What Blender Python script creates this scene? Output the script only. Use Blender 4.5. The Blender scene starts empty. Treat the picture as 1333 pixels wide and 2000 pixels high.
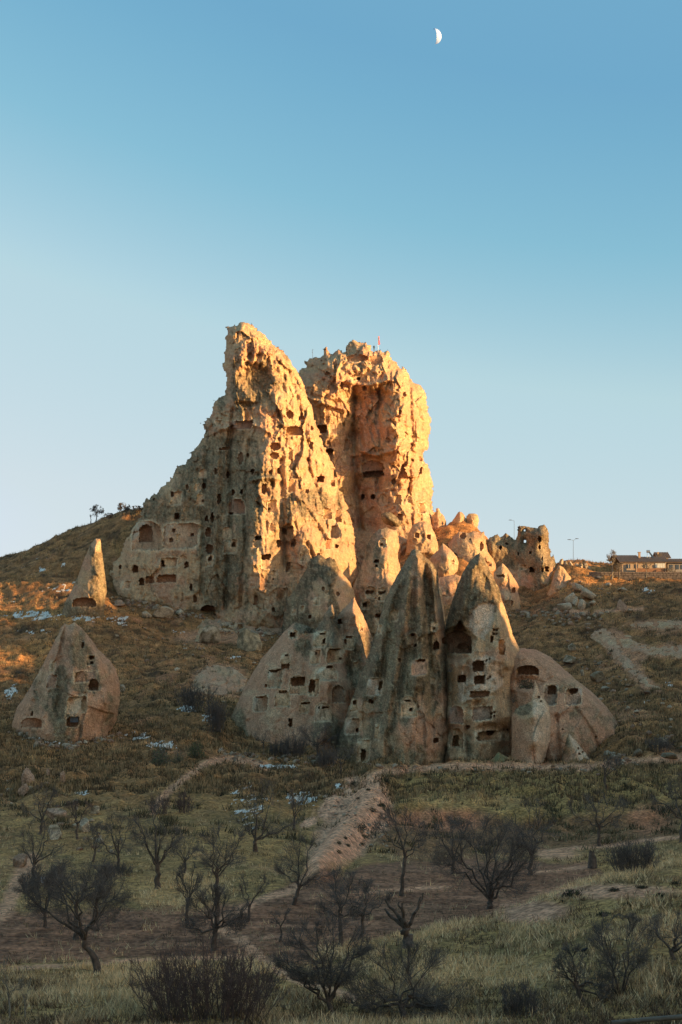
import bpy, bmesh, math, random
import numpy as np
from mathutils import Vector

# ------------------------------------------------------------------ camera, sky, sun, exposure
F = 2700.0; CX = 666.5; H0 = 1380.0          # focal length, principal column and horizon row, in photo pixels
scene = bpy.context.scene
C = scene.collection
cam_d = bpy.data.cameras.new('camera'); cam = bpy.data.objects.new('camera', cam_d); C.objects.link(cam)
cam_d.sensor_fit = 'HORIZONTAL'; cam_d.sensor_width = 36.0; cam_d.lens = 36.0 * F / 1333.0
cam_d.shift_y = (H0 - 1000.0) / 1333.0
cam_d.clip_start = 0.5; cam_d.clip_end = 40000.0
cam.rotation_euler = (math.pi / 2, 0, 0)
scene.camera = cam

SUN_EL = math.radians(8.0); SUN_AZ = math.radians(24.0)      # azimuth: from +X (right) turned towards the camera
SUN = Vector((math.cos(SUN_EL) * math.cos(SUN_AZ), -math.cos(SUN_EL) * math.sin(SUN_AZ), math.sin(SUN_EL)))
world = bpy.data.worlds.new('World'); scene.world = world; world.use_nodes = True
wn = world.node_tree.nodes; wl = world.node_tree.links
bg = wn['Background']
sky = wn.new('ShaderNodeTexSky'); sky.sky_type = 'NISHITA'; sky.sun_disc = False
sky.sun_elevation = SUN_EL; sky.sun_rotation = math.pi / 2 + SUN_AZ
sky.altitude = 1300; sky.air_density = 1.0; sky.dust_density = 1.8; sky.ozone_density = 2.0
soft = wn.new('ShaderNodeHueSaturation'); soft.inputs['Saturation'].default_value = 0.80   # hazy winter air
tint = wn.new('ShaderNodeVectorMath'); tint.operation = 'MULTIPLY'; tint.inputs[1].default_value = (0.90, 1.03, 0.99)
wl.new(sky.outputs[0], soft.inputs['Color']); wl.new(soft.outputs[0], tint.inputs[0]); 
grade = wn.new('ShaderNodeRGBCurve')                       # one colour grade over the whole sky: deep blue aloft, milky near the ground
for ch, pts in enumerate([[(0, 0.175), (0.27, 0.165), (0.33, 0.25), (0.418, 0.48), (0.624, 0.63), (1, 0.78), (4, 6.4)], [(0, 0.385), (0.451, 0.40), (0.70, 0.675), (1, 0.735), (1.35, 0.80), (4, 4.7)], [(0, 0.54), (0.651, 0.60), (0.93, 0.75), (1.25, 0.80), (4, 3.3)]]):
    cv = grade.mapping.curves[ch]; cv.points[0].location = (0, pts[0][1] / 4); cv.points[-1].location = (1, pts[-1][1] / 4)
    for p in pts[1:-1]: cv.points.new(p[0] / 4, p[1] / 4)
    for p in cv.points: p.handle_type = 'VECTOR'
grade.mapping.update()
s_in = wn.new('ShaderNodeVectorMath'); s_in.operation = 'SCALE'; s_in.inputs['Scale'].default_value = 0.333 / 4
s_out = wn.new('ShaderNodeVectorMath'); s_out.operation = 'SCALE'; s_out.inputs['Scale'].default_value = 12.0
wl.new(tint.outputs[0], s_in.inputs[0]); wl.new(s_in.outputs[0], grade.inputs['Color']); wl.new(grade.outputs[0], s_out.inputs[0]); wl.new(s_out.outputs[0], bg.inputs[0]); bg.inputs[1].default_value = 0.15
sun_d = bpy.data.lights.new('sun', 'SUN'); sun_d.energy = 4.2; sun_d.angle = math.radians(0.55); sun_d.color = (1.0, 0.655, 0.29)
sun = bpy.data.objects.new('sun', sun_d); C.objects.link(sun)
sun.rotation_euler = SUN.to_track_quat('Z', 'Y').to_euler()
vs = scene.view_settings
vs.view_transform = 'Standard'; vs.look = 'None'; vs.exposure = 1.15; vs.gamma = 1.0
scene.cycles.max_bounces = 5; scene.cycles.diffuse_bounces = 3; scene.cycles.glossy_bounces = 1

RIDGE = [40, 40, 38, 62, 59, 56, 46, 42, 50, 57, 58, 70, 73, 76, 70, 63, 60, 58, 60, 60]      # crest heights of the ridge that shades the valley
# ------------------------------------------------------------------ helpers
def P(px, py, Y): return np.array([(px - CX) / F * Y, Y, (H0 - py) / F * Y])
def tag(o, label=None, cat=None, group=None, kind=None):
    if label: o['label'] = label
    if cat: o['category'] = cat
    if group: o['group'] = group
    if kind: o['kind'] = kind
    return o
def sstep(a, b, x):
    t = np.clip((x - a) / (b - a), 0, 1); return t * t * (3 - 2 * t)
_r = np.random.RandomState(7)
_perm = np.tile(_r.permutation(256), 2)
_ang = _r.rand(256) * 2 * np.pi
_gx, _gy = np.cos(_ang), np.sin(_ang)
_rx, _ry, _rv = _r.rand(256), _r.rand(256), _r.rand(256)
def perlin(x, y, seed=0):
    xi = np.floor(x).astype(np.int64); yi = np.floor(y).astype(np.int64)
    fx = x - xi; fy = y - yi
    u = fx * fx * fx * (fx * (fx * 6 - 15) + 10); v = fy * fy * fy * (fy * (fy * 6 - 15) + 10)
    def g(ix, iy, dx, dy):
        h = _perm[_perm[(ix + seed * 37) & 255] + ((iy + seed * 91) & 255)]
        return _gx[h] * dx + _gy[h] * dy
    a = g(xi, yi, fx, fy); b = g(xi + 1, yi, fx - 1, fy); c = g(xi, yi + 1, fx, fy - 1); d = g(xi + 1, yi + 1, fx - 1, fy - 1)
    return ((a + (b - a) * u) * (1 - v) + (c + (d - c) * u) * v) * 1.5
def fbm(x, y, octv=4, seed=0, gain=0.5, ridged=False):
    s = 0; a = 1.0; tot = 0
    for k in range(octv):
        n = perlin(x * 2 ** k + 13.7 * k, y * 2 ** k - 7.1 * k, seed + k)
        if ridged: n = 1 - 2.2 * np.abs(n)
        s = s + a * n; tot += a; a *= gain
    return s / tot
def voronoi(x, y, seed=0):
    xi = np.floor(x).astype(np.int64); yi = np.floor(y).astype(np.int64)
    f1 = np.full(x.shape, 9.0); f2 = np.full(x.shape, 9.0); idv = np.zeros(x.shape)
    for dx in (-1, 0, 1):
        for dy in (-1, 0, 1):
            h = _perm[_perm[(xi + dx + seed * 53) & 255] + ((yi + dy + seed * 17) & 255)]
            d = np.hypot(xi + dx + _rx[h] - x, yi + dy + _ry[h] - y)
            nearer = d < f1
            f2 = np.where(nearer, f1, np.minimum(f2, d)); idv = np.where(nearer, _rv[h], idv); f1 = np.where(nearer, d, f1)
    return f1, f2, idv
def facets(x, y, seed=0):
    """planes tilted at random, one to each cell"""
    xi = np.floor(x).astype(np.int64); yi = np.floor(y).astype(np.int64); best = np.full(x.shape, 9.0); out = np.zeros(x.shape)
    for dx in (-1, 0, 1):
        for dy in (-1, 0, 1):
            h = _perm[_perm[(xi + dx + seed * 53) & 255] + ((yi + dy + seed * 17) & 255)]
            ox = x - (xi + dx + _rx[h]); oy = y - (yi + dy + _ry[h]); d = np.hypot(ox, oy); k = d < best
            out = np.where(k, (_rv[h] - 0.5) + 1.3 * (ox * _gx[h] + 0.7 * oy * _gy[h]), out); best = np.where(k, d, best)
    return out
def poly_sd(px, py, poly):
    """signed distance in pixels, positive inside"""
    poly = np.asarray(poly, float); d2 = np.full(px.shape, 1e12); ins = np.zeros(px.shape, bool)
    n = len(poly)
    for i in range(n):
        ax, ay = poly[i]; bx, by = poly[(i + 1) % n]
        ex, ey = bx - ax, by - ay; L = ex * ex + ey * ey + 1e-9
        t = np.clip(((px - ax) * ex + (py - ay) * ey) / L, 0, 1)
        d2 = np.minimum(d2, (px - ax - t * ex) ** 2 + (py - ay - t * ey) ** 2)
        if ay != by:
            ins ^= ((ay > py) != (by > py)) & (px < ex * (py - ay) / (by - ay) + ax)
    d = np.sqrt(d2); return np.where(ins, d, -d)
def line_d(px, py, pts):
    d2 = np.full(px.shape, 1e12)
    for (ax, ay), (bx, by) in zip(pts[:-1], pts[1:]):
        ex, ey = bx - ax, by - ay; L = ex * ex + ey * ey + 1e-9
        t = np.clip(((px - ax) * ex + (py - ay) * ey) / L, 0, 1)
        d2 = np.minimum(d2, (px - ax - t * ex) ** 2 + (py - ay - t * ey) ** 2)
    return np.sqrt(d2)
def rbf_fit(X, v, beta):
    d = np.sqrt(((X[:, None] - X[None]) ** 2).sum(-1)) ** beta
    n = len(X); A = np.zeros((n + 1, n + 1)); A[:n, :n] = d; A[:n, n] = 1; A[n, :n] = 1
    return np.linalg.solve(A + np.diag([1e-6] * n + [0]), np.append(v, 0))
def rbf_eval(X, w, Q, beta):
    out = np.full(len(Q), w[-1])
    for i in range(len(X)):
        out += w[i] * (((Q - X[i]) ** 2).sum(1)) ** (beta / 2)
    return out
def resize(a, shape):
    """bilinear upsample of a 2-D array"""
    r = np.linspace(0, a.shape[0] - 1, shape[0]); c = np.linspace(0, a.shape[1] - 1, shape[1])
    r0 = np.minimum(r.astype(int), a.shape[0] - 2); c0 = np.minimum(c.astype(int), a.shape[1] - 2)
    fr = (r - r0)[:, None]; fc = (c - c0)[None]
    return (a[r0][:, c0] * (1 - fr) * (1 - fc) + a[r0 + 1][:, c0] * fr * (1 - fc) + a[r0][:, c0 + 1] * (1 - fr) * fc + a[r0 + 1][:, c0 + 1] * fr * fc)
def mesh_np(name, V, Fc, mat, col=None, parent=None, smooth=True):
    """one mesh object out of numpy arrays; Fc is an (m, k) array"""
    me = bpy.data.meshes.new(name); m, k = Fc.shape
    me.vertices.add(len(V)); me.vertices.foreach_set('co', np.ascontiguousarray(V, np.float32).ravel())
    me.loops.add(m * k); me.loops.foreach_set('vertex_index', np.ascontiguousarray(Fc, np.int32).ravel())
    me.polygons.add(m); me.polygons.foreach_set('loop_start', np.arange(0, m * k, k, dtype=np.int32))
    me.polygons.foreach_set('use_smooth', np.full(m, smooth, dtype=bool))
    me.update(calc_edges=True)
    if col is not None:
        ca = me.color_attributes.new('col', 'FLOAT_COLOR', 'POINT')
        ca.data.foreach_set('color', np.ascontiguousarray(np.c_[col, np.ones(len(col))], np.float32).ravel())
    me.materials.append(mat)
    o = bpy.data.objects.new(name, me); C.objects.link(o)
    if parent: o.parent = parent
    return o
def sub_mesh(name, V, Fc, mat, col, parent=None, smooth=True):
    u, inv = np.unique(Fc, return_inverse=True)
    return mesh_np(name, V[u], inv.reshape(Fc.shape), mat, col[u], parent, smooth)
def empty(name, loc=(0, 0, 0)):
    o = bpy.data.objects.new(name, None); o.location = loc; C.objects.link(o); o.empty_display_size = 0.5; return o

# ------------------------------------------------------------------ materials
def col_mat(name, var=0.35, scale=1.2, bump=0.25, rough=0.95, speck=0.0, fine=9.0):
    """diffuse, colour from the 'col' attribute, broken up by noise and a fine bump"""
    m = bpy.data.materials.new(name); m.use_nodes = True; nt = m.node_tree; N = nt.nodes; L = nt.links
    b = N['Principled BSDF']; b.inputs['Roughness'].default_value = rough; b.inputs['Specular IOR Level'].default_value = 0.15
    at = N.new('ShaderNodeAttribute'); at.attribute_name = 'col'
    geo = N.new('ShaderNodeNewGeometry')
    n1 = N.new('ShaderNodeTexNoise'); n1.inputs['Scale'].default_value = scale; n1.inputs['Detail'].default_value = 6; n1.inputs['Roughness'].default_value = 0.65
    L.new(geo.outputs['Position'], n1.inputs['Vector'])
    n2 = N.new('ShaderNodeTexNoise'); n2.inputs['Scale'].default_value = fine; n2.inputs['Detail'].default_value = 3
    L.new(geo.outputs['Position'], n2.inputs['Vector'])
    mr = N.new('ShaderNodeMapRange'); mr.inputs['From Min'].default_value = 0.3; mr.inputs['From Max'].default_value = 0.7
    mr.inputs['To Min'].default_value = 1 - var; mr.inputs['To Max'].default_value = 1 + var
    L.new(n1.outputs['Fac'], mr.inputs['Value'])
    mr2 = N.new('ShaderNodeMapRange'); mr2.inputs['From Min'].default_value = 0.35; mr2.inputs['From Max'].default_value = 0.65
    mr2.inputs['To Min'].default_value = 1 - var * 0.6 - speck; mr2.inputs['To Max'].default_value = 1 + var * 0.6 + speck
    L.new(n2.outputs['Fac'], mr2.inputs['Value'])
    mu = N.new('ShaderNodeMath'); mu.operation = 'MULTIPLY'; L.new(mr.outputs[0], mu.inputs[0]); L.new(mr2.outputs[0], mu.inputs[1])
    vm = N.new('ShaderNodeVectorMath'); vm.operation = 'SCALE'; L.new(at.outputs['Color'], vm.inputs[0]); L.new(mu.outputs[0], vm.inputs['Scale'])
    L.new(vm.outputs[0], b.inputs['Base Color'])
    if bump:
        ad = N.new('ShaderNodeMath'); ad.operation = 'ADD'; L.new(n1.outputs['Fac'], ad.inputs[0])
        hm = N.new('ShaderNodeMath'); hm.operation = 'MULTIPLY'; hm.inputs[1].default_value = 0.35; L.new(n2.outputs['Fac'], hm.inputs[0]); L.new(hm.outputs[0], ad.inputs[1])
        bp = N.new('ShaderNodeBump'); bp.inputs['Strength'].default_value = bump; bp.inputs['Distance'].default_value = 0.5
        L.new(ad.outputs[0], bp.inputs['Height']); L.new(bp.outputs[0], b.inputs['Normal'])
    return m
def plain_mat(name, col, var=0.15, scale=3.0, rough=0.8, metal=0.0):
    m = bpy.data.materials.new(name); m.use_nodes = True; nt = m.node_tree; N = nt.nodes; L = nt.links
    b = N['Principled BSDF']; b.inputs['Roughness'].default_value = rough; b.inputs['Metallic'].default_value = metal
    tc = N.new('ShaderNodeNewGeometry'); n1 = N.new('ShaderNodeTexNoise'); n1.inputs['Scale'].default_value = scale; n1.inputs['Detail'].default_value = 4
    L.new(tc.outputs['Position'], n1.inputs['Vector'])
    cr = N.new('ShaderNodeValToRGB'); cr.color_ramp.elements[0].position = 0.3; cr.color_ramp.elements[1].position = 0.7
    cr.color_ramp.elements[0].color = tuple(c * (1 - var) for c in col) + (1,); cr.color_ramp.elements[1].color = tuple(min(1, c * (1 + var)) for c in col) + (1,)
    L.new(n1.outputs['Fac'], cr.inputs['Fac']); L.new(cr.outputs['Color'], b.inputs['Base Color'])
    return m
ROCK = col_mat('tuff_rock', 0.24, 0.8, 0.8, speck=0.14, fine=5.0)
SOIL = col_mat('ground_soil', 0.42, 0.7, 0.8, speck=0.18, fine=3.5)
LEAF = col_mat('dry_plants', 0.15, 3.0, 0.0)
SNOW = plain_mat('old_snow', (0.70, 0.60, 0.50), 0.15, 2.0, 0.6)
BARK = plain_mat('bark', (0.095, 0.062, 0.043), 0.5, 5.0, 0.9)
TWIG = plain_mat('twigs', (0.115, 0.086, 0.070), 0.35, 3.0, 0.9)
REDTWIG = plain_mat('red_twigs', (0.12, 0.07, 0.055), 0.3, 3.0, 0.9)
PALETWIG = plain_mat('pale_twigs', (0.22, 0.17, 0.12), 0.3, 3.0, 0.9)
# ------------------------------------------------------------------ the ground: heights through surveyed points (pixel column, pixel row, distance)
TC = """
-150 1130 480|0 1092 460|60 1075 450|120 1045 440|190 1019 430|240 1004 425|280 996 420|340 1000 420
0 1200 350|100 1195 347|160 1192 338|200 1180 352|-120 1220 345|0 1300 285|100 1300 288|-120 1320 280|230 1165 374|300 1188 362|400 1207 354|500 1222 349|560 1238 345
0 1400 235|260 1400 238|300 1300 290|280 1215 345|350 1250 330|0 1480 195|300 1480 190|450 1245 337|420 1350 262|430 1440 214|330 1440 212|500 1270 320|130 1462 203|60 1440 207|200 1450 206|450 1300 290
640 1260 335|720 1250 330|800 1240 325|880 1200 330|960 1197 332
450 1472 212|560 1477 209|640 1482 206|680 1502 199|760 1504 197|880 1504 196|1000 1503 195|1100 1503 195|1180 1495 198
700 1512 183|800 1503 181|900 1498 181|1020 1498 181|1150 1500 181
720 1540 162|900 1560 157|1100 1560 157|900 1600 145|1100 1612 143|900 1660 126|1150 1655 126|740 1600 140|700 1660 122|640 1690 110|640 1620 134|600 1600 140|560 1562 152|520 1620 130|600 1690 108|650 1560 152
1250 1482 190|1340 1475 195|1450 1470 195|1300 1560 155|1340 1640 122|1450 1640 122|1280 1655 120|1220 1440 205|1260 1350 240|1340 1350 237|1150 1290 280|1260 1250 285|1340 1230 290|1450 1230 290|1100 1215 308|1200 1195 318|1340 1180 325|1020 1206 328|1100 1150 350|1200 1152 350|1340 1150 350|1450 1150 350
1135 1112 376|1158 1136 367|1100 1103 378|1250 1139 366.5|1340 1139 366.5|1450 1139 367|1250 1123 373|1340 1123 373|1180 1122 373|860 1040 394|940 1036 402|900 1014 407|1040 1112 402|1040 1186 362|980 1168 366|1085 1168 362|895 1125 366|840 1115 368|815 1090 372
0 1720 98|0 1800 78|-150 1720 98|-150 1800 78|150 1650 115|300 1600 132|300 1560 148|150 1540 158|0 1540 160|0 1620 125|-150 1620 125|300 1720 96|300 1800 79|500 1700 101|500 1780 82|500 1850 69|100 1880 64|300 1880 64|400 1550 150|450 1640 120
0 1950 54|0 2000 49|-150 1950 54|300 1950 54|300 2000 49|550 1920 58|560 1990 50|700 1950 54
700 1740 91|700 1800 79|800 1700 103|900 1720 97|900 1780 83|1000 1706 102|1100 1696 104|1200 1672 112|1200 1736 88|1340 1712 90|1450 1712 90|1050 1770 84
660 1852 67|795 1851 67|870 1822 69|960 1803 70|1040 1770 71|1100 1747 72|1200 1712 74|1340 1680 76|1450 1660 78
800 1900 60|800 1990 50|1000 1870 62|1000 1950 54|1200 1800 63|1200 1900 55|1200 1990 48|1340 1780 64|1340 1900 54|1340 1990 47|1450 1900 54
"""
tc = np.array([[float(v) for v in p.split()] for line in TC.strip().splitlines() for p in line.split('|')])
ts = (tc[:, 0] - CX) / F; ty = tc[:, 2]; tz = (H0 - tc[:, 1]) / F * ty
ext = []
for s in (-0.32, -0.16, 0, 0.16, 0.32):
    ext += [(s, 3, -1.75), (s, 12, -3.4), (s, 24, -6.2), (s, 36, -9.2), (s, 650, 22), (s, 900, 5)]
for s in (-0.1, 0, 0.1): ext += [(s, 420, 40), (s, 480, 38)]
ext = np.array(ext); ts = np.append(ts, ext[:, 0]); ty = np.append(ty, ext[:, 1]); tz = np.append(tz, ext[:, 2])
TX = np.c_[ts * 2.6, np.log(ty)]
tw = rbf_fit(TX, tz / ty, 1.3)              # the elevation tangent is interpolated: even errors over the picture
sgrid = np.concatenate([np.linspace(-2.2, -0.33, 26)[:-1], np.linspace(-0.33, -0.262, 24)[:-1], np.linspace(-0.262, 0.262, 560), np.linspace(0.262, 0.33, 24)[1:], np.linspace(0.33, 2.2, 26)[1:]])
tgrid = np.log(np.concatenate([np.linspace(2, 44, 24)[:-1], np.exp(np.linspace(math.log(44), math.log(470), 500)), np.geomspace(480, 9000, 40)]))
SG, TG = np.meshgrid(sgrid, tgrid)
sc_ = np.clip(np.linspace(-0.32, 0.32, 120), -0.32, 0.32); tcs = np.linspace(math.log(2), math.log(900), 300)
cs, ct = np.meshgrid(sc_, tcs)
ce = rbf_eval(TX, tw, np.c_[cs.ravel() * 2.6, ct.ravel()], 1.3).reshape(cs.shape)
def bil(arr, s, t):
    c = np.clip((s - sc_[0]) / (sc_[1] - sc_[0]), 0, len(sc_) - 1.001); r = np.clip((t - tcs[0]) / (tcs[1] - tcs[0]), 0, len(tcs) - 1.001)
    c0 = c.astype(int); r0 = r.astype(int); fc = c - c0; fr = r - r0
    return arr[r0, c0] * (1 - fr) * (1 - fc) + arr[r0 + 1, c0] * fr * (1 - fc) + arr[r0, c0 + 1] * (1 - fr) * fc + arr[r0 + 1, c0 + 1] * fr * fc
YG = np.exp(TG); XG = SG * YG
elev = bil(ce, SG, TG)
ZG = elev * np.minimum(YG, 900)
far = sstep(600, 2500, YG); ZG = ZG * (1 - far) + far * (-20 + 14 * fbm(XG / 900, YG / 900, 3, 5))
side = sstep(0.3, 1.2, np.abs(SG)); ZG = ZG * (1 - 0.6 * side)
PXG = CX + F * SG; PYG0 = H0 - F * ZG / YG
# uneven ground: hummocks on the slopes, ploughed ripples in the orchard
slope_a = sstep(110, 170, YG)
field = poly_sd(PXG, PYG0, [(-300, 1790), (250, 1775), (480, 1765), (560, 1735), (700, 1690), (900, 1675), (1150, 1685), (1190, 1722), (960, 1802), (800, 1824), (660, 1850), (570, 1905), (480, 1872), (250, 1874), (-300, 1895)])
fieldm = sstep(-6, 8, field + 16 * fbm(PXG / 60, PYG0 / 25, 4, 3, 0.65))
hum = fbm(XG / 9, YG / 9, 4, 11) * 1.2 * slope_a + fbm(XG / 2.4, YG / 2.4, 3, 12) * (0.55 * slope_a + 0.12)
gull = fbm((XG + 0.35 * YG) / 7, (YG - 0.2 * XG) / 26, 3, 14, ridged=True) * 0.7 * slope_a
terr = 0.32 * fbm(XG / 13, (YG + 0.25 * XG) / 1.9, 3, 16) * slope_a
plough = 0.05 * np.sin((YG * 2.2 + 2.0 * fbm(XG / 6, YG / 6, 2, 15)) * 2.4) * fieldm * sstep(110, 100, YG)
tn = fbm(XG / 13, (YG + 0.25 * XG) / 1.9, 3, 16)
spur = line_d(PXG + 5 * fbm(PXG / 40, PYG0 / 20, 2, 17), PYG0, [(760, 1512), (728, 1535), (735, 1560), (705, 1600), (662, 1655), (620, 1705)])
ZG = ZG + 1.1 * np.exp(-(spur / 30) ** 2) * (YG < 185) * (YG > 95) - 0.5 * np.exp(-((spur - 34) / 14) ** 2) * (YG < 185) * (YG > 95)
bankl = line_d(PXG, PYG0 + 6 * fbm(PXG / 50, PYG0 / 20, 2, 18), [(770, 1600), (900, 1596), (1010, 1606), (1130, 1618), (1340, 1600)])
ZG = ZG - 0.9 * np.exp(-(bankl / 12) ** 2) * (YG < 160) * (YG > 120) + 0.5 * np.exp(-((bankl - 24) / 14) ** 2) * (PYG0 < 1600) * (YG < 170) * (YG > 130)
ZG = ZG + (hum + gull + terr) * (1 - 0.85 * fieldm) * sstep(2, 30, YG) + plough
PYG = H0 - F * ZG / YG
def h_at(x, y):
    """ground height under world points"""
    s = np.asarray(x, float) / np.asarray(y, float); t = np.log(np.asarray(y, float))
    c = np.interp(s, sgrid, np.arange(len(sgrid))); r = np.interp(t, tgrid, np.arange(len(tgrid)))
    c0 = np.minimum(c.astype(int), len(sgrid) - 2); r0 = np.minimum(r.astype(int), len(tgrid) - 2); fc = c - c0; fr = r - r0
    return ZG[r0, c0] * (1 - fr) * (1 - fc) + ZG[r0 + 1, c0] * fr * (1 - fc) + ZG[r0, c0 + 1] * (1 - fr) * fc + ZG[r0 + 1, c0 + 1] * fr * fc
def ground_y(px, py, near=30.0):
    """distance of the first ground seen along the line of sight"""
    ys = np.exp(np.linspace(math.log(near), math.log(460), 1600)); x = (px - CX) / F * ys
    row = H0 - F * h_at(x, ys) / ys
    k = np.nonzero(row <= py)[0]
    return float(ys[k[0]]) if len(k) else 440.0
def on_ground(px, py, sink=0.0):
    Y = ground_y(px, py); p = P(px, py, Y); p[2] = float(h_at(p[0], p[1])) - sink
    return p
# colours of the ground
nA = fbm(XG / 14, YG / 14, 4, 21); nB = fbm(XG / 3.5, YG / 3.5, 4, 22); nC = fbm(XG / 1.1, YG / 1.1, 3, 23)
nD = fbm((XG + 0.3 * YG) / 5, (YG) / 16, 4, 24)
wob = 14 * fbm(PXG / 50, PYG / 25, 3, 25) + 6 * fbm(PXG / 14, PYG / 8, 2, 26)
def mix(a, b, f): return a + (np.asarray(b) - a) * np.clip(f, 0, 1)[..., None]
GC = np.zeros(XG.shape + (3,)) + np.array((0.150, 0.112, 0.062))
GC = mix(GC, (0.215, 0.165, 0.085), sstep(-0.15, 0.5, nA + 0.6 * nB))
GC = mix(GC, (0.045, 0.036, 0.024), sstep(0.0, 0.4, nD + 0.6 * nB))
GC = mix(GC, (0.235, 0.165, 0.115), sstep(0.22, 0.5, fbm(XG / 8, YG / 20, 4, 27)) * 0.8)
GC = mix(GC, (0.105, 0.088, 0.048), sstep(0.1, 0.45, fbm(XG / 11, YG / 18, 4, 28)) * 0.7)
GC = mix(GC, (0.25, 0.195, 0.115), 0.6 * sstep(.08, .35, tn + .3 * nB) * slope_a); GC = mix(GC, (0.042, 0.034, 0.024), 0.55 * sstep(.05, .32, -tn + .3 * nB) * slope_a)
def ell(cx, cy, rx, ry, soft=0.35):
    r = np.hypot((PXG + wob * 0.6 - cx) / rx, (PYG + wob * 0.4 - cy) / ry); return sstep(1 + soft, 1 - soft, r)
def pol(poly, soft=6): return sstep(-soft, soft, poly_sd(PXG, PYG, poly) + wob)
GRASSY = np.zeros(XG.shape)
near_f = sstep(175, 120, YG)
# foreground meadow
mead = near_f * (1 - fieldm)
g = mix(np.zeros(XG.shape + (3,)) + np.array((0.205, 0.185, 0.095)), (0.115, 0.120, 0.068), sstep(-0.2, 0.4, nA + 0.5 * nB))
g = mix(g, (0.24, 0.20, 0.12), sstep(0.2, 0.5, nD))
GC = GC * (1 - mead[..., None] * 0.85) + g * mead[..., None] * 0.85
GRASSY = mead
brown = ell(150, 1600, 260, 60) * 0.7; GC = mix(GC, (0.13, 0.10, 0.06), brown * sstep(-0.2, 0.3, nB))
s_ = np.zeros(XG.shape + (3,)) + np.array((0.150, 0.108, 0.084)); s_ = mix(s_, (0.092, 0.066, 0.052), sstep(-0.1, 0.4, fbm(XG / 5, YG / 1.6, 4, 29))); s_ = mix(s_, (0.185, 0.140, 0.115), sstep(0.2, 0.5, fbm(XG / 7, YG / 1.2, 3, 30)))
GC = GC * (1 - fieldm[..., None]) + s_ * fieldm[..., None]
mt = pol([(745, 1520), (900, 1506), (1150, 1508), (1340, 1492), (1340, 1560), (1200, 1580), (1000, 1600), (860, 1588), (760, 1590)])
GC = mix(GC, (0.175, 0.160, 0.080), mt * 0.9); GC = mix(GC, (0.26, 0.235, 0.12), mt * sstep(0.1, 0.45, nB + 0.4 * nA)); GRASSY = np.maximum(GRASSY, mt * 0.8)
ms = pol([(760, 1600), (1000, 1610), (1330, 1580), (1330, 1640), (1100, 1660), (800, 1690), (730, 1640)])
GC = mix(GC, (0.12, 0.088, 0.06), ms * 0.8); GRASSY = GRASSY * (1 - 0.6 * ms)
red = ell(870, 1602, 95, 22); GC = mix(GC, (0.24, 0.155, 0.115), red * 0.85); GRASSY = GRASSY * (1 - red)
red2 = ell(1270, 1600, 40, 30); GC = mix(GC, (0.25, 0.155, 0.11), red2 * 0.7)
pink = pol([(690, 1512), (745, 1522), (765, 1560), (760, 1605), (715, 1660), (655, 1695), (600, 1690), (622, 1625), (655, 1570)], 16)
pink = np.maximum(pink, pol([(590, 1612), (665, 1535), (668, 1580), (640, 1605)], 4))
GC = mix(GC, (0.29, 0.225, 0.19), pink * 0.95); GRASSY = GRASSY * (1 - pink)
sc2 = np.maximum(ell(1040, 1782, 72, 22), ell(1190, 1742, 130, 14) * 0.8)
GC = mix(GC, (0.26, 0.185, 0.145), sc2 * 0.9); GRASSY = GRASSY * (1 - sc2)
PALEG = sstep(15, 3, line_d(PXG, PYG + wob * .4, [(640, 1856), (800, 1830), (870, 1815), (960, 1796), (1040, 1764), (1100, 1742), (1200, 1708), (1340, 1678)]))
for q in ((350, 1740, 90, 40), (230, 1905, 260, 22), (450, 1895, 130, 22), (240, 1960, 200, 30), (960, 1900, 160, 30), (900, 1565, 120, 14)): PALEG = np.maximum(PALEG, 0.8 * ell(*q))
lush = sstep(1640, 1840, PYG + 0.18 * (PXG - 700) + 3 * wob) * sstep(500, 760, PXG + 4 * wob)
GRASSY = GRASSY * (0.30 + 0.7 * np.maximum(lush, sstep(1860, 1900, PYG))); GRASSY = np.maximum(GRASSY, PALEG * 0.9 * (YG < 175)); GC = mix(GC, (0.27, 0.23, 0.13), PALEG * 0.5)
pink = pink * np.clip(0.75 + 0.9 * fbm(PXG / 22, PYG / 12, 3, 19), 0, 1); bare = np.clip(sc2 + pink, 0, 1); GRASSY = GRASSY * (1 - bare); GC = mix(GC, (0.25, 0.20, 0.17), sc2 * 0.9); GC = mix(GC, (0.34, 0.275, 0.23), pink * 0.95)
# bare tuff showing through the right-hand slope and left of the castle foot
bt = pol([(1160, 1236), (1200, 1226), (1250, 1256), (1340, 1258), (1340, 1292), (1270, 1282), (1250, 1300), (1290, 1345), (1260, 1345), (1200, 1290)], 5)
bt = np.maximum(bt, ell(1290, 1222, 60, 9)); bt = np.maximum(bt, ell(430, 1330, 55, 32)); bt = np.maximum(bt, ell(400, 1245, 60, 14)); bt = np.maximum(bt, ell(470, 1245, 50, 14)); bt = np.maximum(bt, ell(1240, 1395, 45, 10) * 0.6)
GC = mix(GC, (0.25, 0.19, 0.145), bt * 0.85)
sunlit_grass = ell(1130, 1130, 110, 30) + ell(880, 1040, 60, 22) + ell(60, 1280, 120, 26) + ell(120, 1200, 150, 16) + ell(960, 1180, 60, 15)  # warm patches painted where low sun falls on the grass
GC = mix(GC, (0.32, 0.225, 0.10), np.clip(sunlit_grass, 0, 1) * 0.75 * sstep(-0.4, 0.2, nB))
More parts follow.
